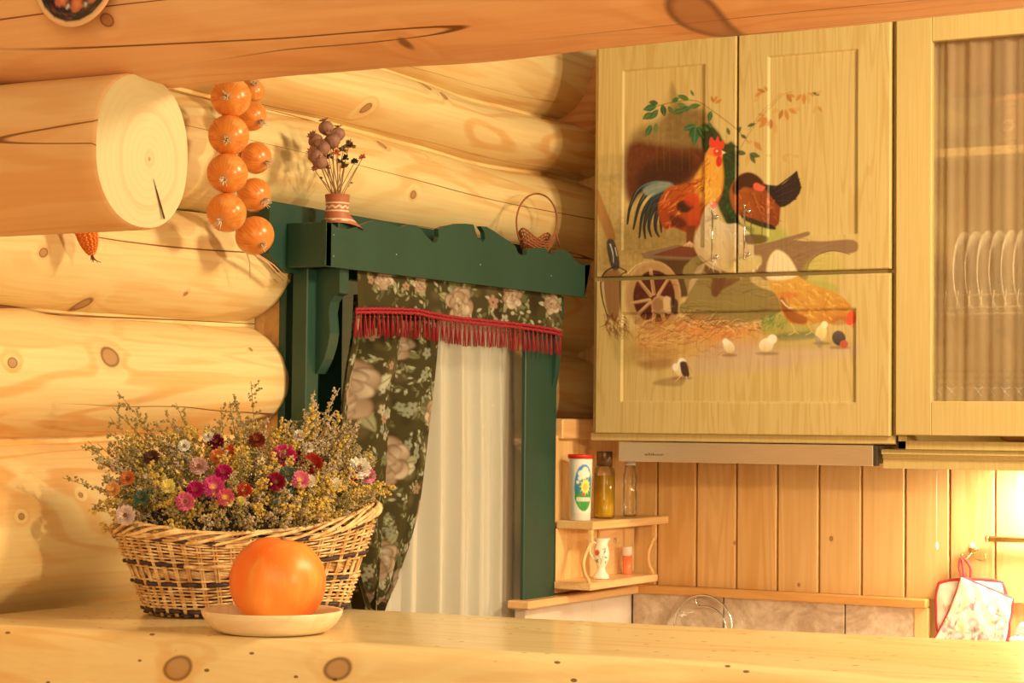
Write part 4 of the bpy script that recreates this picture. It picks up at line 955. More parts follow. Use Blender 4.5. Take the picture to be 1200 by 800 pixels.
chick(982, 396, 8, 9, -20, P_(100, 82, 58), P_(70, 52, 40), (6, 7), P_(190, 84, 50)); chick(797, 432, 8, 9, 0, CR, CS, (1, -8), P_(250, 226, 160))
cv.poly([(796, 424), (803, 424), (806, 434), (806, 441), (799, 440), (796, 430)], P_(66, 34, 24), .97, .9, 3); cv.stroke([(804, 426), (810, 436)], 1.5, P_(190, 120, 66), .8, .8, .6); cv.blob(790, 430, 3.4, 4.5, CR, .95, 1)
cv.poly([(764, 450), (775, 444), (800, 441), (796, 452)], P_(140, 96, 40), .55, 2, 4); cv.stroke([(796, 441), (790, 447)], 1.2, P_(228, 170, 120), .9, .8, .5); cv.stroke([(803, 441), (804, 447)], 1.2, P_(228, 170, 120), .9, .8, .5)

ZG = at(870, 322, Y=YC)[2]
def door(x0, x1, z0, z1, panel, parent, step=.00135, th=.02, art=True, name='door'):
    px0, px1, pz0, pz1 = panel; e = .0012
    def axis(a, b, c, d):
        base = list(np.arange(a + .004, b - .004, step)); base = [q for q in base if all(abs(q - w_) > e * 2.2 for w_ in (c, d))]
        return np.array(sorted(base + [a, a + .0007, a + .003, b - .003, b - .0007, b, c, c + e, d - e, d]))
    X, Z = axis(x0, x1, px0, px1), axis(z0, z1, pz0, pz1); XX, ZZ = np.meshgrid(X, Z, indexing='ij')
    ins = (XX >= px0 + e * .9) & (XX <= px1 - e * .9) & (ZZ >= pz0 + e * .9) & (ZZ <= pz1 - e * .9)
    D = np.where(ins, .0055, 0.0)
    dx = np.minimum(XX - x0, x1 - XX); dz = np.minimum(ZZ - z0, z1 - ZZ); dd = np.minimum(dx, dz); D = D + np.where(dd < .0025, .0025 * (1 - dd / .0025) ** 2, 0)
    D[0, :] = D[-1, :] = th; D[:, 0] = D[:, -1] = th
    XX = XX.copy(); ZZ = ZZ.copy()
    V = np.stack([XX, YC + D, ZZ], -1)
    u, v = px(XX, ZZ); col = cv.sample(u, v)
    if not art: col[..., 3] = 0
    seam = ((np.abs(XX - px0) < .0009) | (np.abs(XX - px1) < .0009)) & (ZZ < z1 - .002) & (ZZ > z0 + .002) & ~ins & ((ZZ < pz0) | (ZZ > pz1))
    o = grid_mesh(name, V, col, m_cab, parent)
    s = MB(); s.box(x0 + .0005, x1 - .0005, YC + th - .001, YC + th + .0004, z0 + .0005, z1 - .0005)
    # close the back inside the same mesh
    me = o.data; bm_v = len(me.vertices)
    import bmesh
    bm = bmesh.new(); bm.from_mesh(me); be = [e_ for e_ in bm.edges if e_.is_boundary]
    bmesh.ops.holes_fill(bm, edges=be, sides=0) if len(be) < 10 else bmesh.ops.contextual_create(bm, geom=be)
    bm.to_mesh(me); bm.free(); return o
def zpx(u, v): return at(u, v, Y=YC)[2]
def xpx(u, v): return at(u, v, Y=YC)[0]
cab = thing('wall_cabinet', 'olive-stained wall cabinet painted with a rooster, hens and a wheelbarrow', 'cabinet', (-1.755, 4.3, H - .02))
CX0, CX1, CZ0, CZ1 = xpx(690.5, 400), xpx(1046.5, 400), H - .030, H + .90
s = MB(); yb_, yf_ = YF - .002, YC + .022
s.box(CX0, CX0 + .018, yf_, yb_, CZ0, CZ1, .001); s.box(CX1 - .018, CX1, yf_, yb_, CZ0, CZ1, .001); s.box(CX0, CX1, yf_, yb_, CZ1 - .018, CZ1, .001); s.box(CX0, CX1, yf_ - .012, yb_, CZ0 - .0, CZ0 + .018, .002)
s.box(CX0, CX1, yb_ - .006, yb_, CZ0, CZ1); s.box(CX0 + .018, CX1 - .018, yf_ + .001, yb_, ZG - .009, ZG + .009)
s.build('carcass', m_cabp, cab)
xd = xpx(863.5, 200)
xL, xR = xpx(698.5, 300), xpx(1044, 300)
d1 = door(xL, xd - .0022, ZG + .004, CZ1 - .006, (xpx(729.5, 180), xpx(826, 78), zpx(775, 292), zpx(775, 79)), cab)
d2 = door(xd + .0022, xR - .001, ZG + .004, CZ1 - .006, (xpx(900, 170), xpx(1004.5, 170), zpx(950, 276), zpx(950, 62)), cab)
d3 = door(xL, xR - .001, zpx(870, 509.5), ZG - .004, (xpx(728, 420), xpx(1002.5, 420), zpx(860, 471), zpx(860, 364)), cab)
def barhandle(u, v0, v1, d):
    p0, p1 = at(u, v0, Y=YC), at(u, v1, Y=YC); y = YC - .024; s = MB()
    s.tube([(p0[0], y, p0[2] + .006), (p0[0], y, p1[2] - .006)], [.0022] * 2, 10)
    s.sphere((p0[0], y, p0[2] + .006), .0034, 10, 6); s.sphere((p0[0], y, p1[2] - .006), .0034, 10, 6)
    for z in (p0[2] - .004, p1[2] + .004): s.tube([(p0[0], y, z), (p0[0], YC, z)], .0026, 8); s.lathe([(.0052, 0), (.0052, .002), (.003, .004)], (p0[0], YC, z), 12, M=[[1, 0, 0], [0, 0, -1], [0, 1, 0]])
    h = s.build('handle', m_chrome, d); return h
barhandle(840, 252, 303, d1); barhandle(877.5, 245, 300, d2)
# glass-fronted cabinet
gc = thing('glass_cabinet', 'olive-stained glass-fronted wall cabinet with lace curtain inside', 'cabinet', (-1.17, 4.3, H - .02))
GX0, GX1 = xpx(1048.5, 400), -.49; GZ0, GZ1 = H - .040, H + .90  # unseen right half and second glass door added to light the interior
s = MB(); s.box(GX0, GX0 + .018, yf_, yb_, GZ0, GZ1, .001); s.box(GX1 - .018, GX1, yf_, yb_, GZ0, GZ1, .001); s.box(GX0, GX1, yf_, yb_, GZ1 - .018, GZ1, .001); s.box(GX0, GX1, yf_, yb_, GZ0, GZ0 + .018, .001); s.box(GX0, GX1, yb_ - .006, yb_, GZ0, GZ1)
s.build('carcass', m_cabp, gc)
GM = (GX0 + GX1) / 2; gz0, gz1 = zpx(1120, 510.5), CZ1 - .006; pz0, pz1 = zpx(1140, 470), zpx(1100, 47.5); stile = xpx(1091.5, 300) - GX0 - .0015
cvl = Canvas(0, 0, 40, 90, 6); lw_ = A(206, 176, 130)
for z in (82.0, 83.6, 85.2, 86.2): cvl.stroke([(0, z), (40, z)], .35, lw_, .6, .35, .12, 0)
for i in range(11):
    x = 1.5 + i * 3.6
    for k in (-1, 1): cvl.stroke([(x - 1, 87 + k * 1.2), (x + 1, 87 - k * 1.2)], .4, A(224, 200, 160), .6, .4, .15, 0)
m_cg = thin_glass('cabinet_glass', (.97, .96, .92)); m_net = sheer('brown_net', A(244, 196, 128, .95), .34, trans=.1, patt=True)
for gx0, gx1 in ((GX0 + .0015, GM - .0012), (GM + .0012, GX1 - .001)):
    wx, wx2 = gx0 + stile, gx1 - stile
    s = MB(); s.box(gx0, wx, YC, YC + .02, gz0, gz1, .002); s.box(wx2, gx1, YC, YC + .02, gz0, gz1, .002); s.box(wx, wx2, YC, YC + .0195, gz0, pz0, .0015); s.box(wx, wx2, YC, YC + .0195, pz1, gz1, .0015)
    dg = s.build('door', m_cabp, gc)
    s = MB(); s.box(wx - .004, wx2 + .004, YC + .010, YC + .013, pz0 - .004, pz1 + .004); s.build('glass_pane', m_cg, dg)
    ns, nt = 200, 220; V = np.zeros((ns, nt, 3)); q = np.linspace(0, 1, ns)
    for j in range(nt):
        t_ = j / (nt - 1); ph = q * 2 * PI * 6 + .7 * np.sin(q * 8) + .5 * t_; V[:, j, 0] = wx - .006 + (wx2 - wx + .012) * q; V[:, j, 1] = YC + .032 + .0055 * np.sin(ph) * (1 - .35 * t_) + .002 * np.sin(ph * 2.3); V[:, j, 2] = pz1 + .01 + (pz0 - pz1 - .014) * t_
    cl = cvl.sample(*np.meshgrid(np.linspace(0, 39.9, ns), np.linspace(0, 89.9, nt), indexing='ij'))
    grid_mesh('lace_curtain', V, cl, m_net, gc)
zs_ = at(1140, 178, Y=YC + .06)[2]
s = MB(); s.box(GX0 + .018, GX1 - .018, YC + .05, yb_ - .006, zs_ - .009, zs_ + .009, .001); s.build('shelf_board', m_cabp, gc)
# moulding along the underside
prof = [(0, 0), (.006, 0), (.006, -.010), (.014, -.012), (.014, -.018), (.019, -.020), (.019, -.040), (.16, -.040), (.16, 0)]
zm = at(1120, 523, Y=YC)[2]; s = MB(); xm0 = xpx(1031, 530)
out = [(YC + .004 + a, GZ0 + b) for a, b in prof]; s.prism(out, xm0, GX1, 'x'); s.build('cornice_moulding', m_cabp, gc)
# white wire rack set between the cabinet sides, and plates
m_white = plain('white_enamel', (.85, .82, .76), .3, 0, .03)
zr = at(1140, 361, Y=YC + .10)[2]; rack = thing('plate_rack', 'white wire rack holding a row of upright plates behind the glass', 'plate rack', (-1.17, 4.3, zr))
s = MB(); rx0, rx1 = GX0 + .0195, GX1 - .0195
for y, z in ((YC + .075, zr + .026), (YC + .075, zr), (YC + .10, zr - .012), (YC + .25, zr - .012), (YC + .27, zr), (YC + .27, zr + .026)): s.tube([(rx0, y, z), (rx1, y, z)], .0016, 6)
s.build('rails', m_white, rack)
s = MB(); x = rx0 + .012
while x < rx1:
    s.tube([(x + .004, YC + .075, zr + .036), (x, YC + .075, zr), (x, YC + .10, zr - .012), (x, YC + .25, zr - .012), (x, YC + .27, zr), (x + .004, YC + .27, zr + .036)], .0012, 5); x += .0255
s.build('dividers', m_white, rack)
m_plate = plain('glazed_plate', A(252, 232, 190, .95), .2, 0, .03)
def plate_obj(x, i):
    r_ = .090; zc = zr - .0105 + r_; pr = [(.0001, .002), (.045, .002), (.055, .004), (.088, .014), (.090, .0155), (.088, .017), (.054, .007), (.044, .005), (.0001, .005)]
    a = -12; ca, sa = math.cos(math.radians(a)), math.sin(math.radians(a)); s = MB(); s.lathe(pr, (x, YC + .175, zc), 40, M=[[0, 0, 1], [0, 1, 0], [-1, 0, 0]])
    o = s.build('dinner_plate', m_plate); return o
nm = ['leftmost', 'second', 'third', 'fourth', 'fifth', 'sixth', 'seventh', 'eighth', 'ninth', 'tenth', 'eleventh', 'twelfth']
xp = xpx(1100, 330) - .012
for i in range(9):
    o = plate_obj(xp + i * .0255, i)
    tag(o, ('leftmost upright white plate in the wire rack behind the glass' if i == 0 else '%s white plate from the left in the wire rack behind the glass' % nm[i]), 'plate', 'white plates in the wire rack')
# patterned round box on the upper shelf
cvb = Canvas(0, 0, 60, 11, 8); cb = A(232, 190, 120)
for z in (1.0, 2.6, 8.8): cvb.stroke([(0, z), (60, z)], .3, cb, .9, .3, .1, 0)
for i in range(60): cvb.blob(.5 + i, 1.8, .22, .3, cb, .9, .1)
for i in range(8):
    x = 3.75 + i * 7.5
    for k in range(8): cvb.blob(x + 1.2 * math.cos(k * PI / 4), 5.7 + 1.2 * math.sin(k * PI / 4), .38, .38, cb, .95, .1)
    cvb.blob(x + 3.75, 5.7, .5, 1.5, cb, .6, .2)
n, k = 160, 46; an = np.linspace(0, 2 * PI, n, endpoint=False); hh = np.linspace(0, 1, k); R_ = .118; zb3 = zs_ + .0095
prR = np.interp(hh, [0, .04, .2, .86, .9, 1], [.100, .106, .110, .113, .118, .118]); prZ = hh * .098; V = np.zeros((n, k, 3)); cxx, cyy = -1.145, YC + .20
V[..., 0] = cxx + prR[None] * np.cos(an)[:, None]; V[..., 1] = cyy + prR[None] * np.sin(an)[:, None]; V[..., 2] = zb3 + prZ[None]
uu, vv2 = np.meshgrid(an / (2 * PI) * 59.9, (1 - hh) * 10.9, indexing='ij'); tin = thing('carved_box', 'round brown box with a dotted ornament band on the upper glass-cabinet shelf', 'box', (cxx, cyy, zb3))
grid_mesh('box_side', V, cvb.sample(uu, vv2), painted('carved_wood', A(176, 118, 56), .5), tin, closed_u=True)
s = MB(); s.lathe([(.0001, .097), (.116, .097), (.120, .100), (.120, .106), (.112, .112), (.02, .116), (.0001, .116)], (cxx, cyy, zb3), 60); s.build('lid', plain('lid_wood', A(214, 140, 66), .5), tin)
s = MB(); s.lathe([(.0001, 0), (.100, 0), (.100, .004), (.0001, .004)], (cxx, cyy, zb3), 40); s.build('base', plain('base_wood', A(176, 118, 56), .5), tin)
ob = MB(); pb = at(1183, 466, Y=YC + .08); ob.lathe([(.018, 0), (.03, .004), (.040, .016), (.042, .022), (.039, .022), (.03, .010), (.0001, .006)], (pb[0] + .01, YC + .10, GZ0 + .0185), 32)
o = ob.build('small_bowl', plain('orange_glaze', A(236, 160, 80), .25)); tag(o, 'small orange bowl at the bottom of the glass cabinet, seen through the lace', 'bowl')

# ============================================================ cooker hood
hood = thing('cooker_hood', 'slim brushed steel cooker hood under the painted cabinet', 'cooker hood', (-1.74, 4.3, H - .07))
hx0, hx1 = xpx(724, 530), xpx(1027, 530); hz0 = H - .0755; hz1 = CZ0 - .0022
s = MB(); s.box(hx0, hx1 - .009, YC + .004, YC + .02, hz0, hz1, .001); s.build('front_visor', m_steel, hood)
s = MB(); s.box(hx1 - .008, hx1, YC + .004, YC + .02, hz0, hz1, .001); s.build('end_cap', plain('cap_black', (.05, .04, .035), .4), hood)
s = MB(); s.box(hx0 + .004, hx1 - .004, YC + .02, YF - .03, hz0 + .004, hz1, .001); s.build('hood_body', plain('hood_grey', (.4, .38, .34), .4, .5), hood)
fc = bpy.data.curves.new('logo', 'FONT'); fc.body = 'elikor'; fc.size = .0125; fc.extrude = .0003; fo = bpy.data.objects.new('logo_tmp', fc); C.objects.link(fo)
bpy.context.view_layer.update(); me = bpy.data.meshes.new_from_object(fo.evaluated_get(bpy.context.evaluated_depsgraph_get())); bpy.data.objects.remove(fo)
wid = max(v.co.x for v in me.vertices); sc_ = (xpx(778.5, 530) - xpx(755, 530)) / wid
lp = at(755, 533.4, Y=YC + .0035); s = MB(); s.add([(lp[0] + v.co.x * sc_, lp[1] - v.co.z, lp[2] + v.co.y * .62) for v in me.vertices], [tuple(p.vertices) for p in me.polygons]); s.build('logo', plain('logo_print', A(92, 62, 24), .5), hood)

# ============================================================ things on the bar
# --- turned wooden plate and pumpkin
pc = at(319, 724, Z=ZS); PLR = .100
pc = np.array([at(319, 716, Z=ZS + .03)[0], at(319, 716, Z=ZS + .03)[1], ZS])
m_bowl = pine('turned_wood', 'x', A(252, 206, 130, .9), A(236, 176, 96, .9), .35, (), 0, .4, 12)
s = MB(); s.lathe([(.0001, 0), (.068, 0), (.074, .0012), (.084, .006), (.0925, .014), (.0985, .0235), (.1008, .030), (.1000, .0322), (.0965, .0318), (.090, .022), (.078, .0125), (.064, .0085), (.03, .0075), (.0001, .007)], pc + np.array([0, 0, .0006]), 72)
o = s.build('wooden_plate', m_bowl); tag(o, 'round turned wooden plate with raised rim, holding the orange pumpkin', 'plate')
pum = thing('pumpkin', 'smooth round orange pumpkin resting on the wooden plate', 'pumpkin', (pc[0] + .004, pc[1] + .006, ZS + .0085))
t = NT('pumpkin_skin'); tc = t.n('ShaderNodeTexCoord').outputs['Object']
n1 = t.noise(tc, 9, 2); n2 = t.noise(t.vmath('MULTIPLY', tc, (30, 30, 4)), 1.5, 3)
c_ = t.mix(t.ramp(n1, .3, .7), A(242, 102, 26, .98), A(252, 142, 44, .98)); c_ = t.mix(t.ramp(n2, .55, .78, 0, .4), c_, A(252, 170, 64)); c_ = t.mix(t.ramp(t.noise(tc, 300, 2), .66, .8, 0, .2), c_, A(255, 200, 120))
m_pum = t.done(t.bsdf(c_, .38, 0, n2, .08, .002, .45))
n, m = 96, 48; V = np.zeros((n, m, 3)); an = np.linspace(0, 2 * PI, n, endpoint=False); pr_, ph_ = .0690, .0645
for i in range(n):
    for j in range(m):
        f = PI * j / (m - 1); rr = max(0.0, math.sin(f)); k_ = 1 + .012 * math.cos(9 * an[i]) * rr ** 1.5
        zz = -math.cos(f); zz = zz - .10 * math.exp(-(rr / .22) ** 2) * np.sign(zz) * 1.2
        V[i, j] = (rr ** .93 * pr_ * k_ * math.cos(an[i]), rr ** .93 * pr_ * k_ * math.sin(an[i]), zz * ph_)
tilt = np.array(Matrix.Rotation(math.radians(8), 3, 'Y') @ Matrix.Rotation(math.radians(-6), 3, 'X')); V = V @ tilt.T; V[..., 2] -= V[..., 2].min(); V += np.array(pum.location)
grid_mesh('pumpkin_flesh', V, None, m_pum, pum, closed_u=True)
top = V[:, -1].mean(0); s = MB(); s.tube([top + np.array([0, 0, -.002]), top + np.array([-.002, 0, .004]), top + np.array([-.005, 0, .007])], [.006, .004, .0035], 8); s.build('stem', plain('pumpkin_stem', A(150, 100, 46), .7), pum)

# --- wicker basket
bC = np.array([-1.955, 2.655, ZS + .001]); bd = np.array([.52, .854]); bd /= np.linalg.norm(bd); bn = np.array([bd[1], -bd[0]])   # long axis, towards-viewer axis
BH = .135
def brim(ph, h):
    """point on the basket wall, h 0..1"""
    a = .158 + .052 * h; b = .098 + .030 * h
    k = 2 / 2.5; cx_, sx_ = math.cos(ph), math.sin(ph)
    u = a * np.sign(cx_) * abs(cx_) ** k; v = b * np.sign(sx_) * abs(sx_) ** k
    z = BH * h + h * h * (.016 * math.cos(ph) + .010 * (math.cos(2 * ph)) - .004 * math.cos(ph * 3 + 1)) + (1 - h) * .006 * max(0, -math.cos(2 * ph + .4)) * 1.3
    p = bC[:2] + bd * u + bn * v; return np.array([p[0], p[1], bC[2] + z + .002])
def outn(ph, h):
    p = brim(ph, h)[:2]; q = brim(ph + .02, h)[:2]; d = q - p; d /= np.linalg.norm(d) + 1e-9; return np.array([d[1], -d[0], 0])
bas = thing('wicker_basket', 'oval woven wicker basket with dark purple bands, full of dried flowers', 'basket', bC)
t = NT('willow'); tc = t.n('ShaderNodeTexCoord').outputs['Object']
m_wil = t.done(t.bsdf(t.mix(t.ramp(t.noise(tc, 60, 3), .35, .65), A(244, 190, 108, .95), A(208, 142, 68, .95)), .45, 0, t.noise(tc, 400, 2), .2, .001, .45))
m_wild = t.done(t.bsdf(t.mix(.5, (1, 1, 1), (1, 1, 1)), .5)) if False else plain('purple_willow', A(62, 36, 30), .5, 0, .35, 150)
NST = 44; PHs = [2 * PI * k / NST for k in range(NST)]
s = MB()
for k, ph in enumerate(PHs):
    for d in (-.013, .013):
        pts = [brim(ph + d, h) + outn(ph + d, h) * .0010 for h in np.linspace(0, 1.0, 9)]; s.tube(pts, .0021, 5)
s.build('stakes', m_wil, bas)
rows = 25; mats = []
for r_ in range(rows):
    h = .02 + .95 * r_ / (rows - 1)
    if r_ in (12,): mats.append('mid'); continue
    mats.append('dark' if r_ in (0, 1, 9, 10, 14, 15, 23) else 'light')
sl, sd = MB(), MB(); rg = np.random.default_rng(2)
for r_ in range(rows):
    if r_ in (11, 12, 13): continue
    h = .02 + .95 * r_ / (rows - 1); par = r_ % 2; pts = []; M_ = NST * 5
    wob = rg.uniform(0, 6)
    for q in range(M_):
        ph = 2 * PI * q / M_; o_ = math.cos(ph * NST / 2 + par * PI) * .0034; p = brim(ph, h) + outn(ph, h) * o_; p[2] += .0007 * math.sin(ph * 7 + wob); pts.append(p)
    if r_ in (1, 9, 15, 23):                              # dark willow woven in, coming and going
        seg = []; on = True; start = 0
        q = 0
        while q < M_:
            L = int(rg.integers(12, 26)); tgt = sd if (q // 20 + r_) % 9 != 0 else sl
            tgt.tube([pts[i % M_] for i in range(q, min(q + L, M_) + 1)], .0036, 5); q += L
    else: (sd if r_ in (0,) else sl).tube(pts, .00185, 5, closed=True)
for r_ in (1.5, 9.5, 14.6):
    h = .02 + .95 * r_ / (rows - 1)
    for q in range(0, NST, 1):
        if rg.random() < .35: continue
        a0 = 2 * PI * (q - .42) / NST; sd.tube([brim(a0 + d, h) + outn(a0 + d, h) * (.0026 + .0018 * math.sin(PI * e)) for e, d in zip((0, .5, 1), (0, .05, .10))], .0030, 5)
sl.build('weavers', m_wil, bas); sd.build('dark_band', m_wild, bas)
s = MB()
for k in range(5):
    pts = []
    for q in range(220):
        ph = 2 * PI * q / 220; p = brim(ph, .02 + .95 * (11.0 + .5 * k) / 24); pts.append(p + outn(ph, .5) * (.0075 + .0018 * math.sin(ph * 17 + k * 1.26)) + np.array([0, 0, .0016 * math.cos(ph * 17 + k * 1.26)]))
    s.tube(pts, .0026, 6, closed=True)
s.build('waist_band', m_wil, bas)
s = MB()
for k in range(8):
    pts = []
    for q in range(260):
        ph = 2 * PI * q / 260; w_ = ph * 4 + k * 2 * PI / 8 + .5 * math.sin(ph * 5 + k); p = brim(ph, 1.0); pts.append(p + outn(ph, 1) * (.002 + .0085 * math.cos(w_)) + np.array([0, 0, .001 + .0095 * math.sin(w_)]))
    s.tube(pts, .0024 if k % 2 else .0030, 6, closed=True)
s.build('rim', m_wil, bas)
s = MB(); n = 40
s.add([bC + np.array([0, 0, .003])] + [brim(2 * PI * k / n, .02) for k in range(n)], [(0, 1 + k, 1 + (k + 1) % n) for k in range(n)])
for q in range(-6, 7):
    o_ = bn * q * .015; L = .15 * math.sqrt(max(0, 1 - (q * .015 / .10) ** 2)); s.tube([np.append(bC[:2] + o_ - bd * L, bC[2] + .004), np.append(bC[:2] + o_ + bd * L, bC[2] + .004)], .0022, 5)
s.build('base', m_wil, bas)
s = MB(); phk = PI / 2 + .20                              # wrapped knot where the handle was tied
for k in range(7):
    a0 = phk - .10 + k * .034; s.tube(spline([brim(a0, 1.0) + outn(a0, 1) * .004 + np.array([0, 0, .013]), brim(a0 + .03, 1) + outn(a0, 1) * .014 + np.array([0, 0, .004]), brim(a0 + .05, .93) + outn(a0, 1) * .009, brim(a0 + .06, .88) + outn(a0, 1) * .003], 4), .0019, 5)
s.build('handle_binding', m_wil, bas)

# --- dried flowers: dome over the basket
dC = np.array([bC[0], bC[1], bC[2] + BH - .005])
def dome(ph, el, k=1.0):
    a, b, c = .222 * k, .135 * k, .118 * k
    u = a * math.cos(ph) * math.cos(el); v = b * math.sin(ph) * math.cos(el); z = c * math.sin(el)
    p = dC[:2] + bd * u + bn * v; return np.array([p[0], p[1], dC[2] + z])
def dome_hit(u, v, k=1.0):
    d = _ray(u, v); o = np.array([0, 0, H]); rel = o - dC
    def loc(w): return np.array([w[:2] @ bd / (.222 * k), w[:2] @ bn / (.135 * k), w[2] / (.118 * k)])
    a_, b_ = loc(rel), loc(d); A_ = b_ @ b_; B_ = 2 * a_ @ b_; C_ = a_ @ a_ - 1; D_ = B_ * B_ - 4 * A_ * C_
    t_ = -B_ / (2 * A_) if D_ < 0 else (-B_ - math.sqrt(D_)) / (2 * A_)
    p = o + d * t_; l_ = loc(p - dC); nrm = np.array([*(bd * l_[0] / .222 + bn * l_[1] / .135), l_[2] / .118]); return p, nrm / np.linalg.norm(nrm), D_ >= 0
OCT = np.array([(1, 0, 0), (-1, 0, 0), (0, 1, 0), (0, -1, 0), (0, 0, 1), (0, 0, -1)], float); OCF = [(0, 2, 4), (2, 1, 4), (1, 3, 4), (3, 0, 4), (2, 0, 5), (1, 2, 5), (3, 1, 5), (0, 3, 5)]
def plume(s, base, tip, n, bud, spread, rg, stem=.0007, curl=.3):
    d = tip - base; L = np.linalg.norm(d); d = d / L; side = np.cross(d, [0, 0, 1.0]); side /= np.linalg.norm(side) + 1e-9; up = np.cross(side, d)
    cv_ = rg.normal(size=2) * curl * L * .25
    def P(t_): return base + d * L * t_ + (side * cv_[0] + up * cv_[1]) * t_ * t_
    s.tube([P(q) for q in (0, .35, .7, 1)], stem, 3, cap=False)
    nb = max(4, n // 7)
    for b in range(nb):
        t0 = .38 + .62 * b / nb; a = rg.uniform(0, 2 * PI); w_ = spread * (1.15 - t0 * .75) * rg.uniform(.6, 1.2); e = P(t0) + (side * math.cos(a) + up * math.sin(a)) * w_ + d * w_ * rg.uniform(.5, 1.1); p0 = P(t0)
        s.tube([p0, (p0 + e) / 2 + d * w_ * .1, e], stem * .6, 3, cap=False)
        for q in range(7):
            f = (q + 1) / 7; c = p0 * (1 - f) + e * f + rg.normal(size=3) * bud * .7; r_ = bud * rg.uniform(.6, 1.25); R_ = np.linalg.qr(rg.normal(size=(3, 3)))[0]; s.add((OCT * r_) @ R_.T + c, OCF, False)
m_gold = plain('goldenrod', A(196, 150, 56), .8, 0, .45, 220)
m_olive = plain('olive_sprig', A(150, 120, 58), .85, 0, .45, 200)
m_grey = plain('grey_statice', A(180, 144, 88), .85, 0, .4, 240)
m_green2 = plain('grey_green_leaf', A(84, 104, 70), .8, 0, .35, 120)
def bunch(name, mat, spots, label, cat, bud, spread, n, seed):
    s = MB(); rg = np.random.default_rng(seed)
    for (u, v, k) in spots:
        p, nr, ok = dome_hit(u, v, .93); base = dC + (p - dC) * .35 + np.array([0, 0, -.02]); base[2] = max(base[2], dC[2] - .05)
        tip = p + nr * .024 * k + np.array([0, 0, .010 * k]); plume(s, base, tip, n, bud, spread, rg)
    o = s.build(name, mat); return tag(o, label, cat, kind='stuff')
rg = np.random.default_rng(12)
def inside_mass(n, y0=500, y1=618):
    out = []
    while len(out) < n:
        u, v = rg.uniform(120, 440), rg.uniform(y0, y1); topv = np.interp(u, [115, 140, 170, 230, 270, 300, 350, 400, 425, 440], [556, 532, 522, 516, 506, 500, 500, 498, 515, 556])
        if v > topv: out.append((u, v, rg.uniform(.3, 1)))
    return out
gold_spots = inside_mass(86) + [(360, 512, 1), (345, 530, 1), (300, 560, 1), (310, 575, 1), (330, 600, .8), (300, 600, .8), (365, 598, .8), (390, 592, .9), (410, 580, .9), (425, 570, 1), (440, 590, 1.4), (432, 596, 1.2), (280, 545, 1), (185, 568, 1), (222, 540, 1), (205, 535, 1), (155, 530, 1), (400, 560, 1), (420, 590, 1)]
bunch('goldenrod', m_gold, gold_spots, 'dried mustard-yellow goldenrod sprays filling the wicker basket', 'dried flowers', .0030, .024, 84, 3)
ol_spots = inside_mass(110) + [(110, 572, 1.6), (100, 575, 1.5), (120, 545, 1.5), (152, 500, 1.8), (150, 512, 1.6), (140, 540, 1.6), (172, 512, 1.3), (190, 516, 1.2), (205, 508, 1.3), (250, 505, 1.0), (275, 500, 1.2), (306, 488, 1.6), (300, 500, 1.4), (390, 500, .8), (125, 560, 1.4), (132, 590, 1), (145, 550, 1.2), (165, 540, 1.2), (180, 530, 1.2), (128, 530, 1.3)]
bunch('olive_sprigs', m_olive, ol_spots, 'dried olive-green feathery sprigs spilling over the left of the wicker basket', 'dried flowers', .0023, .024, 77, 4)
gr_spots = inside_mass(100) + [(385 + rg.normal() * 16, 525 + rg.normal() * 18, .9) for _ in range(34)] + [(400 + rg.normal() * 10, 548 + rg.normal() * 14, .9) for _ in range(16)] + [(350, 595, .7), (380, 588, .7), (205, 520, 1.2), (212, 540, 1)]
bunch('grey_statice', m_grey, gr_spots, 'dried tan-grey statice making a lacy mound at the right of the basket', 'dried flowers', .0024, .018, 77, 5)
s = MB(); rg2 = np.random.default_rng(9)
for u, v in [(163, 586), (170, 588), (158, 592), (340, 558), (350, 562), (333, 566), (345, 570), (336, 580), (355, 552), (175, 580), (326, 585)]:
    p, nr, ok = dome_hit(u, v, .96)
    for k in range(6):
        a = rg2.uniform(0, 2 * PI); d = np.array([math.cos(a), math.sin(a) * .5, math.sin(a)]) * .012; w_ = np.cross(d, nr); w_ = w_ / (np.linalg.norm(w_) + 1e-9) * .0035
        s.add([p, p + d * .5 + w_ + nr * .003, p + d + nr * .002, p + d * .5 - w_ + nr * .003], [(0, 1, 2, 3)], True)
tag(s.build('grey_green_leaves', m_green2), 'small grey-green dried leaves among the basket flowers', 'leaves', kind='stuff')
# bed of stems, its dark lower part added as shade behind the weave
n, k = 60, 26; V = np.zeros((n, k, 3))
for i in range(n):
    for j in range(k):
        ph = 2 * PI * i / n; el = PI / 2 * (1 - min(j, 19) / 19.0); V[i, j] = dome(ph, el, .80) + np.array([0, 0, -.012])
        if j > 19:
            hb = 1 - (j - 19) / 6.0 * .92; q_ = brim(ph, hb); cc = np.array([bC[0], bC[1], q_[2]]); V[i, j] = cc + (q_ - cc) * .93
        V[i, j] += .006 * (vnoise(i * 1.3, j * 1.7, 5) - .5)
o = grid_mesh('dark_stem_bed', V, None, plain('shaded_stems', A(52, 38, 20), .95, 0, .5, 60, .4), closed_u=True); tag(o, 'bed of packed dry stems in the basket, dark to shade the weave gaps', 'dried flowers', kind='stuff')

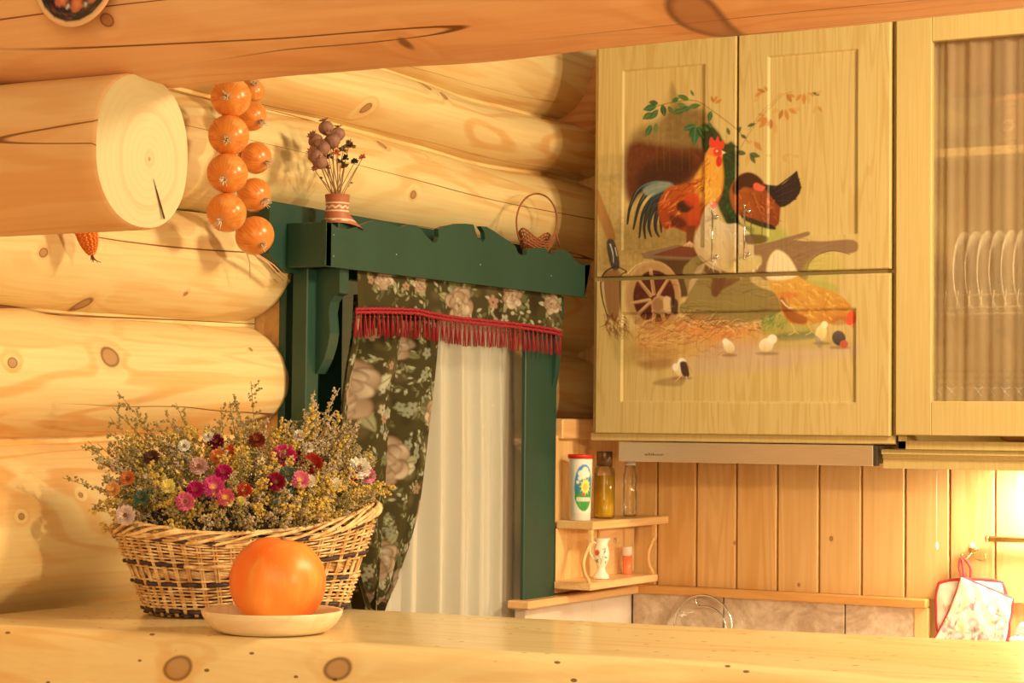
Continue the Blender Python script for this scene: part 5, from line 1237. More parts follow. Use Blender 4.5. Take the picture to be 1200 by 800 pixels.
# --- strawflowers, one by one
def strawflower(u, v, r, outer, inner, centre, label, kk=1.0, name='strawflower', closed=0.3, cat='flower', group=None):
    p, nr, ok = dome_hit(u, v, 1.0); view = np.array([0, 0, H]) - p; view /= np.linalg.norm(view); nr = nr * .45 + view * .9; nr /= np.linalg.norm(nr); r = r * 1.32; outer = tuple(np.array(outer) * .85); p = p + view * .012 * kk
    e1 = np.cross(nr, [0, 0, 1.0]); e1 /= np.linalg.norm(e1); e2 = np.cross(nr, e1); f = thing(name, label, cat, p, group); rg3 = np.random.default_rng(int(u * 7 + v))
    s = MB()
    for ring, (rr, lift, n_) in enumerate(((1.0, .12, 14), (.86, .32, 13), (.66, .50, 11), (.46, .62, 9))):
        lift = lift + closed * .5
        for k in range(n_):
            a = 2 * PI * (k + .5 * (ring % 2)) / n_ + rg3.normal() * .05; w_ = 3.9 * rr * r / n_; c_, s_ = math.cos(a), math.sin(a)
            def q(rad, side, h): return p + e1 * (rad * c_ - side * s_) + e2 * (rad * s_ + side * c_) + nr * h
            R_ = r * rr * (1 - closed * .35); cols = [(*inner, 1), (*outer, 1)]
            mid = [tuple(np.array(inner) * .5 + np.array(outer) * .5) + (1,)]
            vs = [q(.10 * r, 0, lift * r * .2), q(R_ * .55, w_ * .9, lift * r * .55), q(R_ * .55, -w_ * .9, lift * r * .55), q(R_, 0, lift * r * (1.0 + closed)), q(R_ * .85, w_ * .6, lift * r * .85), q(R_ * .85, -w_ * .6, lift * r * .85), q(R_ * .5, 0, lift * r * .45)]
            s.v.extend([tuple(x) for x in vs]); b = len(s.v) - 7; s.col.extend([cols[0], mid[0], mid[0], cols[1], cols[1], cols[1], mid[0]])
            fs = [(0, 2, 6), (0, 6, 1), (6, 2, 5), (6, 5, 3), (6, 3, 4), (6, 4, 1)]; s.f.extend([tuple(b + i for i in f_) for f_ in fs]); s.sm.extend([True] * 6)
    s.build('petals', m_petal, f)
    s = MB(); M_ = np.stack([e1, -e2, nr], 1); s.sphere(p + nr * r * .26, r * .22, 12, 8, (1, 1, .6), M_); s.build('flower_centre', centre, f); 
    s = MB(); s.tube([p, p - nr * .02 - np.array([0, 0, .01]), dC * .5 + p * .5 - np.array([0, 0, .02])], .0011, 5); s.build('stem', m_olive, f); return f
m_petal = painted('strawflower_petal', None, .55, spec=.35)
m_fy = plain('flower_centre_yellow', A(232, 178, 62), .7, 0, .2, 600, .3); m_fb = plain('flower_centre_brown', A(130, 74, 34), .7, 0, .3, 600, .3)
PKd, PKl, MG, RD, DR, CRm, WH, ORr, BE, YL = A(216, 40, 90), A(250, 170, 160), A(186, 24, 70), A(176, 40, 22), A(110, 16, 30), A(248, 214, 160), A(250, 232, 200), A(228, 120, 50), A(232, 182, 132), A(240, 200, 90)
SF = [(250, 571, .0155, PKd, PKl, m_fy, 'open bright pink strawflower with pale ring and yellow eye, front centre'),
      (264, 583, .0125, A(220, 60, 90), YL, m_fy, 'pink and yellow strawflower just below right of the brightest pink one'),
      (229, 574, .012, MG, PKd, m_fb, 'magenta strawflower left of the brightest pink one'),
      (217, 588, .013, A(222, 80, 96), BE, m_fb, 'dusty pink strawflower drooping near the basket rim, left of centre'),
      (262, 554, .012, MG, A(200, 50, 90), m_fb, 'magenta strawflower above the brightest pink one'),
      (255, 536, .0115, ORr, A(236, 150, 80), m_fb, 'orange-red strawflower above the magenta flowers'),
      (269, 532, .012, A(206, 50, 30), ORr, m_fb, 'scarlet strawflower beside the orange-red one'),
      (253, 519, .012, DR, A(150, 30, 40), m_fb, 'dark crimson strawflower near the top left of the mound'),
      (244, 512, .008, WH, CRm, m_fb, 'small whitish strawflower beside the dark crimson one near the top'),
      (150, 561, .011, ORr, A(240, 150, 70), m_fb, 'orange strawflower at the far left of the basket'),
      (133, 574, .011, A(236, 150, 80), YL, m_fy, 'pale orange strawflower at the left edge over the rim'),
      (148, 604, .014, BE, CRm, m_fb, 'beige strawflower hanging over the left end of the rim'),
      (216, 523, .009, WH, CRm, m_fb, 'whitish strawflower on the upper left of the mound'),
      (233, 547, .013, A(214, 150, 110), BE, m_fb, 'faded rose-beige strawflower left of centre'),
      (178, 537, .011, A(96, 56, 34), A(120, 72, 44), m_fb, 'dried brown strawflower on the upper left side'),
      (197, 570, .010, YL, A(250, 220, 110), m_fy, 'yellow strawflower left of the pink group'),
      (332, 537, .0185, A(206, 30, 80), A(226, 90, 110), m_fb, 'large magenta strawflower right of centre'),
      (350, 537, .012, DR, MG, m_fb, 'dark magenta strawflower right beside the large magenta one'),
      (365, 545, .0165, RD, A(196, 60, 34), m_fb, 'large brick-red strawflower right of centre'),
      (376, 546, .011, A(100, 42, 26), A(130, 60, 36), m_fb, 'brown-red strawflower to the right of the brick-red one'),
      (351, 563, .0135, A(236, 110, 110), PKl, m_fy, 'salmon pink strawflower below the brick-red one'),
      (363, 564, .009, CRm, WH, m_fy, 'cream strawflower touching the salmon pink one'),
      (323, 565, .0135, A(140, 20, 36), A(170, 30, 50), m_fb, 'deep crimson strawflower low in the centre right'),
      (301, 517, .012, A(120, 40, 26), A(200, 90, 40), m_fb, 'maroon strawflower with orange heart near the top centre'),
      (286, 575, .011, A(190, 54, 34), A(214, 90, 50), m_fb, 'red strawflower low in front centre above the rim'),
      (410, 558, .0135, A(190, 24, 60), A(214, 60, 80), m_fb, 'crimson strawflower at the right beside the white one'),
      (420, 550, .0175, WH, CRm, m_fb, 'large cream-white strawflower at the right end'),
      (430, 558, .0125, A(240, 120, 120), PKl, m_fy, 'rose pink strawflower at the far right end'),
      (392, 567, .009, CRm, WH, m_fy, 'small cream strawflower at right, above the rim'),
      (361, 525, .0085, WH, CRm, m_fb, 'small white strawflower above the brick-red one'),
      (350, 511, .009, CRm, A(120, 30, 30), m_fb, 'cream and maroon strawflower at the top right of the mound'),
      (282, 587, .0065, YL, YL, m_fy, 'tiny yellow everlasting low in the centre'),
      (268, 588, .0065, A(250, 214, 110), YL, m_fy, 'tiny pale yellow everlasting beside the pink group'),
      (166, 583, .010, A(84, 100, 60), A(110, 120, 74), m_fb, 'blue-green dried flower head low on the left side'),
      (337, 556, .012, A(92, 104, 62), A(120, 126, 78), m_fb, 'blue-green dried flower head under the large magenta one')]
for f_ in SF: strawflower(*f_, group='strawflowers in the basket')

# ============================================================ onions on a plait
XO = XW + .035
ON = [(270.5, 114, 23.4, 'c'), (296, 106, 14, 'b'), (295, 136, 17.5, 'r'), (268, 158.5, 23.6, 'c'), (300, 185, 18.5, 'r'), (266.5, 203, 23.6, 'c'), (298, 228, 19.5, 'r'), (265.5, 249, 23.2, 'c'), (298.5, 276, 22.8, 'd')]
t = NT('onion_skin'); tc = t.n('ShaderNodeTexCoord').outputs['Object']; sep = t.n('ShaderNodeSeparateXYZ'); t.l(tc, sep.inputs[0])
an_ = t.math('ARCTAN2', sep.outputs[1], sep.outputs[0]); cb_ = t.n('ShaderNodeCombineXYZ'); t.l(t.math('MULTIPLY', an_, 9.0), cb_.inputs[0]); t.l(t.math('MULTIPLY', sep.outputs[2], 14.0), cb_.inputs[1])
st = t.noise(cb_.outputs[0], 2.2, 3, .6); n1 = t.noise(tc, 40, 2)
c_ = t.mix(t.ramp(st, .42, .68), A(236, 134, 42, .95), A(202, 96, 26, .95)); c_ = t.mix(t.ramp(n1, .45, .75, 0, .5), c_, A(246, 170, 74)); rr_ = t.vmath('LENGTH', t.vmath('MULTIPLY', tc, (1, 1, 0)))
c_ = t.mix(t.math('MULTIPLY', t.ramp(rr_, .004, .014, .6, 0), 1.0), c_, A(190, 130, 70))
m_on = t.done(t.bsdf(c_, .3, 0, st, .04, .001, .5, **{'Coat Weight': .2, 'Coat Roughness': .2})); m_tuft = plain('onion_roots', A(226, 184, 120), .9, 0, .3, 300)
pos = ['topmost of the left column', 'small, peeping out behind at the very top', 'topmost of the right column', 'second of the left column', 'second of the right column', 'third of the left column', 'third of the right column, just above the shelf end', 'lowest of the left column', 'lowest of all, hanging over the green shelf end']
axes = [(.35, -.75, -.1), (.5, -.5, .3), (.86, -.2, -.48), (.45, -.75, -.32), (.9, -.15, -.35), (.38, -.8, -.42), (.9, -.2, -.42), (.2, -.78, -.5), (.75, -.35, -.52)]
for i, (u, v, rp, kd) in enumerate(ON):
    dx = {'c': .040, 'b': .006, 'r': .016, 'd': .030}[kd]; p = at(u, v, X=XO + dx); depth = (RC @ (p - np.array([0, 0, H])))[2]; r_ = rp / F_PX * depth * 1.0
    ax = Vector(axes[i]).normalized(); Q = Vector((0, 0, 1)).rotation_difference(ax); o = thing('onion', 'brown onion on the plait, ' + pos[i], 'onion', p, 'onions on the hanging plait'); o.rotation_mode = 'QUATERNION'; o.rotation_quaternion = Q
    pr = [(math.sin(f) * r_ * (1.02 if .3 < f < 2.8 else 1), -math.cos(f) * r_ * .93 + (.12 * r_ if f > 2.9 else 0) * 0) for f in np.linspace(.04, PI - .04, 22)]
    pr = [(max(a, .0002), b) for a, b in pr]; pr = [(.0015, -r_ * 1.22), (.0022, -r_ * 1.10), (.005, -r_ * .98)] + pr[1:-1] + [(.003, r_ * .93), (.0002, r_ * .935)]
    me_ = MB(); me_.lathe(pr, (0, 0, 0), 36); sub = me_.build('onion_bulb', m_on); sub.parent = o
    s = MB(); rg3 = np.random.default_rng(i)
    for k in range(16):
        a = rg3.uniform(0, 2 * PI); rad = rg3.uniform(.001, .005); L = rg3.uniform(.008, .017); s.tube([(rad * .5 * math.cos(a), rad * .5 * math.sin(a), r_ * .90), (rad * math.cos(a) * 1.3, rad * math.sin(a) * 1.3, r_ * .93 + L * .5), (rad * math.cos(a) * 2 + rg3.normal() * .001, rad * math.sin(a) * 2 + rg3.normal() * .001, r_ * .93 + L)], [.0013, .0010, .0005], 4)
    sub = s.build('root_tuft', m_tuft); sub.parent = o
m_straw = plain('straw_plait', A(206, 150, 84), .8, 0, .3, 200)
s = MB()
for k in range(3):
    pts = []
    for q in range(60):
        t_ = q / 59; u = np.interp(t_, [0, .3, .8, 1], [284, 283, 282, 292]); v = 70 + 222 * t_; a = t_ * 30 + k * 2 * PI / 3; p = at(u, v, X=XO - .008); pts.append(p + np.array([.004 * math.cos(a), .005 * math.sin(a), 0]))
    s.tube(pts, .0032, 6)
s.build('onion_plait', m_straw); tag(bpy.data.objects['onion_plait'], 'twisted straw plait that the brown onions hang from, tail ends at bottom', 'plait')
pl = bpy.data.objects['onion_plait']
s = MB()
for (u0, v0, u1, v1, w_) in ((291, 293, 332, 328, .0032), (294, 293, 322, 320, .0022), (288, 292, 293, 326, .0014), (296, 294, 340, 330, .0018)):
    a_, b_ = at(u0, v0, X=XO - .006), at(u1, v1, X=XW + .012); s.tube([a_, (a_ + b_) / 2 + np.array([.004, 0, .003]), b_], [w_, w_ * .8, w_ * .4], 6)
o = s.build('plait_tail', m_straw, pl)

# --- dried corn cob hanging behind the log stub
m_corn = plain('corn_kernels', A(244, 122, 30, .95), .35, 0, .25, 260)
tipc = at(108, 298, X=XW + .032); topc = at(92, 235, X=XW + .032); d = topc - tipc; L = np.linalg.norm(d); d /= L
cob = thing('hanging_corn_cob', 'orange dried corn cob hanging point-down behind the log end', 'corn cob', tipc)
s = MB(); e1 = np.cross(d, [1.0, 0, 0]); e1 /= np.linalg.norm(e1); e2 = np.cross(d, e1)
s.tube([tipc + d * L * q for q in np.linspace(0, 1, 10)], [.004, .010, .0135, .0155, .017, .018, .0185, .018, .017, .013], 20)
for q in range(20):
    t_ = .03 + q / 20 * .94; rr = np.interp(t_, np.linspace(0, 1, 10), [.004, .010, .0135, .0155, .017, .018, .0185, .018, .017, .013])
    for k in range(14):
        a = 2 * PI * k / 14 + (q % 2) * .1; c = tipc + d * L * t_ + (e1 * math.cos(a) + e2 * math.sin(a)) * rr; s.add((OCT * .0032) + c, OCF, True)
s.build('kernels', m_corn, cob)
s = MB(); rg3 = np.random.default_rng(3)
for k in range(9): s.tube([tipc + d * .004, tipc - d * .005 + rg3.normal(size=3) * .002, tipc - d * .012 + rg3.normal(size=3) * .004], .0006, 4)
s.build('silk', plain('corn_silk', A(120, 60, 24), .9), cob)
s = MB(); tp = tipc + d * L; s.tube([tp - d * .004, tp + np.array([0, 0, .03]), tp + np.array([-.012, 0, .08])], [.006, .002, .001], 6); s.build('string', m_straw, cob)
# --- painted plate hung on the beam
pm = at(92, -30, Y=2.045); R_ = .0705; cvp = Canvas(-1, -1, 1, 1, 110, bg=A(232, 168, 96))
cvp.blob(0, 0, .90, .90, A(40, 22, 22), 1, .02); rgp = np.random.default_rng(6)
for _ in range(150):
    a = rgp.uniform(0, 2 * PI); q = rgp.uniform(.3, .86); cvp.stroke([(q * math.cos(a), q * math.sin(a)), (q * math.cos(a + .14), q * math.sin(a + .14))], .05, [A(110, 44, 40), A(84, 74, 44), A(70, 44, 60), A(140, 60, 34)][rgp.integers(4)], .7, .02, .01, 0)
for k in range(9):
    a = 2 * PI * k / 9 + PI / 2; cvp.blob(.55 * math.cos(a), .55 * math.sin(a), .14, .17, A(206, 100, 56), 1, .02, math.degrees(a) + 90); cvp.blob(.55 * math.cos(a), .55 * math.sin(a), .06, .08, A(226, 130, 60), .9, .03); cvp.blob(.62 * math.cos(a + .35), .62 * math.sin(a + .35), .05, .05, A(226, 190, 140), .95, .02)
n, k = 72, 40; rad = np.linspace(.001, 1, k); an = np.linspace(0, 2 * PI, n, endpoint=False); V = np.zeros((n, k, 3)); dep = np.interp(rad, [0, .62, .75, .95, 1], [.006, .006, .002, -.002, 0])
V[..., 0] = pm[0] + R_ * rad[None] * np.cos(an)[:, None]; V[..., 2] = pm[2] + R_ * rad[None] * np.sin(an)[:, None]; V[..., 1] = pm[1] - .008 + dep[None]
cc_ = cvp.sample(rad[None] * np.cos(an)[:, None], -rad[None] * np.sin(an)[:, None]); cc_[..., 3] = 1
o = grid_mesh('decorative_plate', V, cc_, painted('plate_lacquer', None, .3), closed_u=True); md = o.modifiers.new('thick', 'SOLIDIFY'); md.thickness = .004; md.offset = 1
tag(o, 'small round dark plate painted with fruit, hanging on the beam at top left', 'plate')

# ============================================================ on the green shelf
# --- boot-shaped clay vase
vb = at(395, 261, X=-2.148); zt0 = zsh - .024
vz1 = at(396, 229, X=-2.148)[2]; vz0 = at(396, 262, X=-2.148)[2]
vb[2] = vz0
cvb2 = Canvas(0, 0, 10, 10, 30, bg=A(176, 92, 48)); wc = A(236, 196, 130)
for z in (2.9, 5.6): cvb2.stroke([(0, z), (10, z)], .42, wc, .95, .42, .08, 0)
pts = [(x_ * .5, 4.25 + (.45 if x_ % 2 else -.45)) for x_ in range(21)]
for a_, b_ in zip(pts[:-1], pts[1:]): cvb2.stroke([a_, b_], .32, wc, .95, .32, .08, 0)
cvb2.stroke([(0, 8.3), (3, 8.0), (6, 8.6), (10, 8.2)], .35, wc, .9, .35, .08)
for q in (2.2, 3.4, 6.3, 7.6): cvb2.blob(q, 8.9, .3, .25, wc, .9, .1)
n, k = 48, 44; V = np.zeros((n, k, 3)); an = np.linspace(0, 2 * PI, n, endpoint=False); toe = np.array([.40, .70, 0]); toe /= np.linalg.norm(toe); sd_ = np.array([-toe[1], toe[0], 0]); hh = np.linspace(0, 1, k)
HT = vz1 - vz0
for j in range(k):
    h = hh[j]; R0 = np.interp(h, [0, .15, .35, .6, .9, 1], [.0235, .024, .0225, .0215, .0225, .0235]); ext = .024 * max(0, 1 - h / .42) ** 1.4
    for i in range(n):
        c_, s_ = math.cos(an[i]), math.sin(an[i]); f = R0 * c_ + (ext * (1 + .3 * c_) if c_ > 0 else 0) * c_; V[i, j] = vb + toe * f + sd_ * R0 * s_ * (1 - .15 * (1 - h)) + np.array([0, 0, HT * h - (.009 * max(0, c_) ** 2 * max(0, 1 - h / .45))])
V[..., 2] = np.maximum(V[..., 2], 0)
uu, vv2 = np.meshgrid(an / (2 * PI) * 9.9, (1 - hh) * 9.9, indexing='ij'); vc = cvb2.sample(uu, vv2); vc[..., 3] = 1
vase = thing('boot_vase', 'terracotta boot-shaped vase with cream zigzag bands on the green shelf', 'vase', vb)
grid_mesh('vase_body', V, vc, painted('terracotta', None, .5), vase, closed_u=True)
s = MB(); s.lathe([(.0225, 0), (.0235, .0006), (.0225, .002), (.0190, .001), (.0175, -.012), (.0001, -.013)], (vb[0], vb[1], vz1 - .001), 36); s.build('vase_rim', plain('terracotta_rim', A(170, 92, 50), .6), vase)
s = MB(); s.box(vb[0] - .016, vb[0] + .014, vb[1] - .014, vb[1] + .02, zsh - .026, vz0 + .001, .002)
tag(s.build('vase_block', m_green), 'small green wooden block on the shelf under the boot vase', 'block')
# --- poppy heads and dry flowers
m_pop = plain('poppy_head', A(150, 96, 60), .7, 0, .35, 120, .3); m_pops = plain('poppy_stem', A(150, 100, 50), .8, 0, .3); m_df = plain('dry_dark_flower', A(86, 46, 26), .9, 0, .4, 300)
mouth = np.array([vb[0], vb[1], vz1])
def to_px(u, v, dx=0): return at(u, v, X=vb[0] + dx)
PD = [(382, 150, .0135, -.004, 'tallest dried poppy head, crown turned up left'), (396, 157, .013, .004, 'dried poppy head at upper right of the bunch'), (389.5, 165, .0145, .014, 'large dried poppy head in the middle front of the bunch'), (370, 165, .0135, -.006, 'dried poppy head at upper left of the bunch'), (378, 174, .014, .010, 'round dried poppy head left of the middle one'), (370, 183, .014, .002, 'dark dried poppy head at the left edge'), (375, 190, .0135, .008, 'lowest dried poppy head on the left')]
for i, (u, v, r_, dx, lb) in enumerate(PD):
    p = to_px(u, v, dx); st0 = mouth + np.array([.006 * math.cos(i * 2.1), .006 * math.sin(i * 2.1), -.008]); d = Vector(p - st0).normalized(); d = (d + Vector(((p - mouth)[0], (p - mouth)[1], 0)) * 6).normalized(); Q = np.array(Vector((0, 0, 1)).rotation_difference(d).to_matrix())
    o = thing('dried_poppy', lb, 'dried poppy', p, 'dried poppy heads in the boot vase')
    s = MB(); pr = [(.0016, -r_ * 1.25), (.003, -r_ * 1.05), (r_ * .55, -r_ * .85), (r_ * .93, -r_ * .35), (r_, 0), (r_ * .95, r_ * .35), (r_ * .72, r_ * .72), (r_ * .35, r_ * .92)]
    V_ = []; na = 30
    for a_, z_ in pr:
        for q in range(na): an1 = 2 * PI * q / na; rr = a_ * (1 + .045 * math.cos(an1 * 10)); V_.append((rr * math.cos(an1), rr * math.sin(an1), z_))
    V_ = np.array(V_) @ Q.T + p; fs = [(j * na + q, j * na + (q + 1) % na, (j + 1) * na + (q + 1) % na, (j + 1) * na + q) for j in range(len(pr) - 1) for q in range(na)] + [tuple((len(pr) - 1) * na + q for q in range(na))]
    s.add(V_, fs, True); s.build('seed_pod', m_pop, o)
    s = MB(); vs = [(0, 0, r_ * 1.14)]; nz_ = 20
    for q in range(nz_): an1 = 2 * PI * q / nz_; rr = r_ * (.82 if q % 2 else .58); vs.append((rr * math.cos(an1), rr * math.sin(an1), r_ * (1.30 if q % 2 else 1.16)))
    vs2 = vs + [(0, 0, r_ * .9)]; V_ = np.array(vs2) @ Q.T + p; s.add(V_, [(0, 1 + q, 1 + (q + 1) % nz_) for q in range(nz_)] + [(nz_ + 1, 1 + (q + 1) % nz_, 1 + q) for q in range(nz_)]); s.build('crown', m_pop, o)
    s = MB(); s.tube(spline([st0, st0 * .6 + p * .4 - np.array([0, 0, .0]), p - np.array(d) * r_ * 1.15], 5), .0011, 6); s.build('stem', m_pops, o)
FD = [(394, 180, .009, A(206, 96, 40), 'orange-red dried bloom in the middle of the poppy bunch'), (405.5, 186, .009, A(44, 20, 20), 'blackish dried bloom right of the middle'), (415.5, 190, .0085, A(40, 18, 18), 'blackish dried bloom at the right'), (425, 184.5, .008, A(216, 110, 50), 'small orange dried bloom far right on a thin stem'), (409, 171, .013, A(120, 78, 44), 'brown fluffy seed head at upper right'), (402, 176, .010, A(110, 70, 40), 'brown fluffy seed head beside the middle poppy'), (398, 190, .008, A(90, 50, 30), 'small brown bloom low in the middle'), (369, 199, .008, A(176, 104, 56), 'tan dried bud drooping at the left'), (385, 184, .011, A(112, 66, 40), 'brown dried bloom behind the round left poppy head'), (404, 195, .009, A(120, 72, 40), 'brown bloom under the black ones, low right'), (383, 196, .009, A(140, 84, 48), 'tan-brown bloom low on the left of the stems'), (376, 209, .004, A(60, 34, 20), 'tiny dark dried bud low at the left')]
for i, (u, v, r_, c, lb) in enumerate(FD):
    p = to_px(u, v, .004); o = thing('dried_flower', lb, 'dried flower', p, 'dried blooms in the boot vase'); rg3 = np.random.default_rng(i + 40); s = MB()
    for k in range(26):
        a = rg3.uniform(0, 2 * PI); e = rg3.uniform(-.4, 1.3); d = np.array([math.cos(a) * math.cos(e), math.sin(a) * math.cos(e), math.sin(e)]); w_ = np.cross(d, rg3.normal(size=3)); w_ /= np.linalg.norm(w_); L = r_ * rg3.uniform(.8, 1.2); s.add([p, p + d * L * .6 + w_ * L * .25, p + d * L, p + d * L * .6 - w_ * L * .25], [(0, 1, 2, 3)], True)
    s.build('petals', plain('dry_petal', c, .85, 0, .3, 200), o)
    st0 = mouth + np.array([.006 * math.sin(i * 2.3), .006 * math.cos(i * 2.3), -.008]); s = MB(); s.tube(spline([st0, st0 * .55 + p * .45, p], 5), .0008, 5); s.build('stem', m_pops, o)
o = thing('dried_sprig', 'thin bare twig leaning right out of the boot vase', 'twig', mouth, None); pp = to_px(412, 214, .002); s = MB(); st0 = mouth + np.array([0, .007, -.008])
s.tube(spline([st0, st0 * .6 + to_px(404, 216, 0) * .4, to_px(418, 196, .0)], 4), .0007, 5); s.tube([to_px(408, 219, 0), pp], .0006, 5); s.build('twig', m_pops, o); s = MB(); s.sphere(pp, .0022, 8, 6, (1, 2.2, .6)); s.build('seed', m_df, o)

# --- little twig basket with tall hoop handle
XT = XB1 + .034; bz = at(628, 291, X=XT)[2]; bc = at(627, 280, X=XT); bw = .046
m_tw = plain('brown_twig', A(150, 76, 34), .7, 0, .4, 120, .3); tb = thing('twig_basket', 'tiny brown twig basket with tall hoop handle at the right of the green shelf', 'basket', (bc[0], bc[1], bz))
s = MB(); yd = np.array([0, 1.0, 0]); xd_ = np.array([1.0, 0, 0])
floor_z = zsh - .0255; bzb = floor_z + .001; rimz = lambda a: at(628, 284, X=XT)[2] + .024 * abs(math.cos(a)) ** 2.5
for r_ in range(13):
    h = r_ / 12; pts = []
    for q in range(72):
        a = 2 * PI * q / 72; rad = .55 + .45 * h ** .6; zz = bzb + (rimz(a) - bzb) * h; o_ = .0012 * math.cos(a * 12 + (r_ % 2) * PI); pts.append(np.array([bc[0] + (.0235 * rad + o_) * math.sin(a), bc[1] + (bw * rad + o_) * math.cos(a) * (1.25 if h > .6 else 1.0), zz + .0013]))
    s.tube(pts, .0021, 5, closed=True)
s.build('woven_sides', m_tw, tb)
s = MB()
for q in range(24):
    a = 2 * PI * q / 24; s.tube([np.array([bc[0] + .0235 * (.55 + .45 * h ** .6) * math.sin(a), bc[1] + bw * (.55 + .45 * h ** .6) * math.cos(a) * (1.0 + .25 * max(0, (h - .6) / .4)), bzb + .001 + (rimz(a) - bzb) * h]) for h in (0, .25, .5, .75, 1)], .0012, 4)
n = 24; s.add([(bc[0], bc[1], bzb + .001)] + [(bc[0] + .0135 * math.sin(2 * PI * k / n), bc[1] + .0235 * math.cos(2 * PI * k / n), bzb + .001) for k in range(n)], [(0, 1 + k, 1 + (k + 1) % n) for k in range(n)]); s.build('ribs', m_tw, tb)
hp = [(609, 282), (606, 270), (605.5, 255), (610, 240), (619, 230), (630, 226.8), (641, 231), (649, 241), (652.5, 254), (651, 270), (646, 284), (642, 294)]
s = MB(); s.tube(spline([at(u, v, X=XT + (.012 if i > 6 else -.006 + .0022 * i)) for i, (u, v) in enumerate(hp)], 6), .0021, 8); s.build('hoop_handle', m_tw, tb)
s = MB(); s.tube([at(651, 272, X=XT), at(656, 289, X=XT)], .0018, 6); s.build('side_loop', m_tw, tb)

# ============================================================ on the corner shelf
zT = zta + .0006
def onshelf(u, v, dx): return at(u, v, X=XP + dx)
# canister
cp_ = onshelf(680, 607, .052); rC = .0265; zc1 = onshelf(680, 534, .058)[2]
can = thing('canister', 'white plastic canister with red lid and a sunny picture label on the corner shelf', 'canister', (cp_[0], cp_[1], zT))
hC = zc1 - zT; s = MB(); s.lathe([(.0001, 0), (rC * .82, 0), (rC * .86, .001), (rC * .90, hC * .3), (rC * .98, hC * .8), (rC, hC - .006), (rC, hC - .004), (.0001, hC - .004)], (cp_[0], cp_[1], zT), 48)
s.build('body', plain('canister_white', A(246, 222, 186, .9), .35, 0, .03), can)
s = MB(); s.lathe([(rC + .0005, hC - .006), (rC + .0025, hC - .006), (rC + .003, hC + .001), (rC + .002, hC + .0035), (rC * .9, hC + .0035), (rC * .88, hC + .0015), (.0001, hC + .0015)], (cp_[0], cp_[1], zT), 48); s.build('lid', plain('lid_red', A(214, 44, 20, .9), .35, 0, .08), can)
cvk = Canvas(-1, -1.6, 1, 1.6, 60)
cvk.blob(0, 0, .94, 1.5, A(60, 130, 160), 1, .04, col2=A(60, 120, 50), gang=90); cvk.poly([(-.9, .45), (-.4, .30), (.3, .42), (.9, .3), (.8, .9), (.4, 1.35), (0, 1.45), (-.4, 1.35), (-.8, .9)], A(60, 140, 46), 1, .04, 3)
cvk.poly([(-.7, .62), (-.6, .5), (-.35, .55), (-.3, 1.25), (-.55, 1.1)], A(130, 180, 70), .5, .1)
for q in ((-.3, -.9, .30), (.1, -1.1, .32), (.35, -.85, .3), (-.05, -.75, .3), (-.6, -.35, .16), (-.4, -.6, .2)): cvk.blob(q[0], q[1], q[2], q[2] * .7, A(240, 236, 226), .95, .06)
for k in range(12):
    a = 2 * PI * k / 12; cvk.poly([(.15 + .34 * math.cos(a - .16), -.08 + .36 * math.sin(a - .16)), (.15 + .62 * math.cos(a), -.08 + .62 * math.sin(a)), (.15 + .34 * math.cos(a + .16), -.08 + .36 * math.sin(a + .16))], A(250, 214, 60), 1, .03)
cvk.blob(.15, -.08, .42, .42, A(252, 206, 60), 1, .03); cvk.blob(.15, -.05, .22, .24, A(246, 170, 60), .9, .05)
cvk.blob(-.08, .42, .16, .10, A(214, 50, 30), 1, .04); cvk.poly([(-.72, .62), (.75, .62), (.75, .86), (-.72, .86)], A(240, 238, 226), 1, .03)
for k in range(9): cvk.stroke([(-.6 + k * .14, .68), (-.55 + k * .14, .80)], .05, A(110, 130, 110), .8, .05, .02, 0)
na, nh = 50, 70; V = np.zeros((na, nh, 3)); a0 = math.atan2(-cp_[1], -cp_[0]) + .32; aa = np.linspace(-.95, .95, na)
for i in range(na):
    for j in range(nh):
        t_ = j / (nh - 1); z = zT + hC * (.90 - .78 * t_); rr = np.interp((z - zT) / hC, [0, .3, .8, 1], [rC * .86, rC * .90, rC * .98, rC]) + .0004; V[i, j] = (cp_[0] + rr * math.cos(a0 + aa[i]), cp_[1] + rr * math.sin(a0 + aa[i]), z)
uu, vv2 = np.meshgrid(np.linspace(-1, 1, na), np.linspace(-1.6, 1.6, nh), indexing='ij'); grid_mesh('picture_label', V, cvk.sample(uu, vv2), painted('canister_label', A(246, 222, 186, .9), .35), can)
# oil bottle and clear bottle
def lathe_thing(name, label, cat, parts, c, rot=None):
    o = thing(name, label, cat, c)
    for pn, pr, mt, n in parts: s = MB(); s.lathe(pr, c, n); s.build(pn, mt, o)
    return o
m_gl = thin_glass('bottle_glass', (.97, .97, .92), .1, .03, thick=True); m_oil = NT('olive_oil'); b_ = m_oil.bsdf(A(240, 176, 24), .15, spec=.5, **{'Transmission Weight': .45, 'IOR': 1.3}); m_oil = m_oil.done(b_)
bp = onshelf(708, 605, .052); hB = onshelf(711, 546, .052)[2] - zT
lathe_thing('oil_bottle', 'clear bottle of yellow cooking oil with dark cap on the corner shelf', 'bottle', [
    ('glass', [(.0001, .001), (.021, .001), (.0235, .003), (.024, .012), (.024, hB - .016), (.022, hB - .006), (.0175, hB), (.0165, hB + .002)], m_gl, 40),
    ('oil', [(.0001, .003), (.020, .003), (.0225, .006), (.0228, .012), (.0228, hB - .022), (.0001, hB - .022)], m_oil, 40),
    ('cap', [(.0001, hB), (.0185, hB), (.0185, hB + .032), (.0175, hB + .034), (.0001, hB + .034)], plain('cap_dark_metal', A(120, 86, 50), .3, .6), 32)], np.array([bp[0], bp[1], zT]))
bp2 = onshelf(738, 604.5, .056); hB2 = onshelf(738, 545, .056)[2] - zT
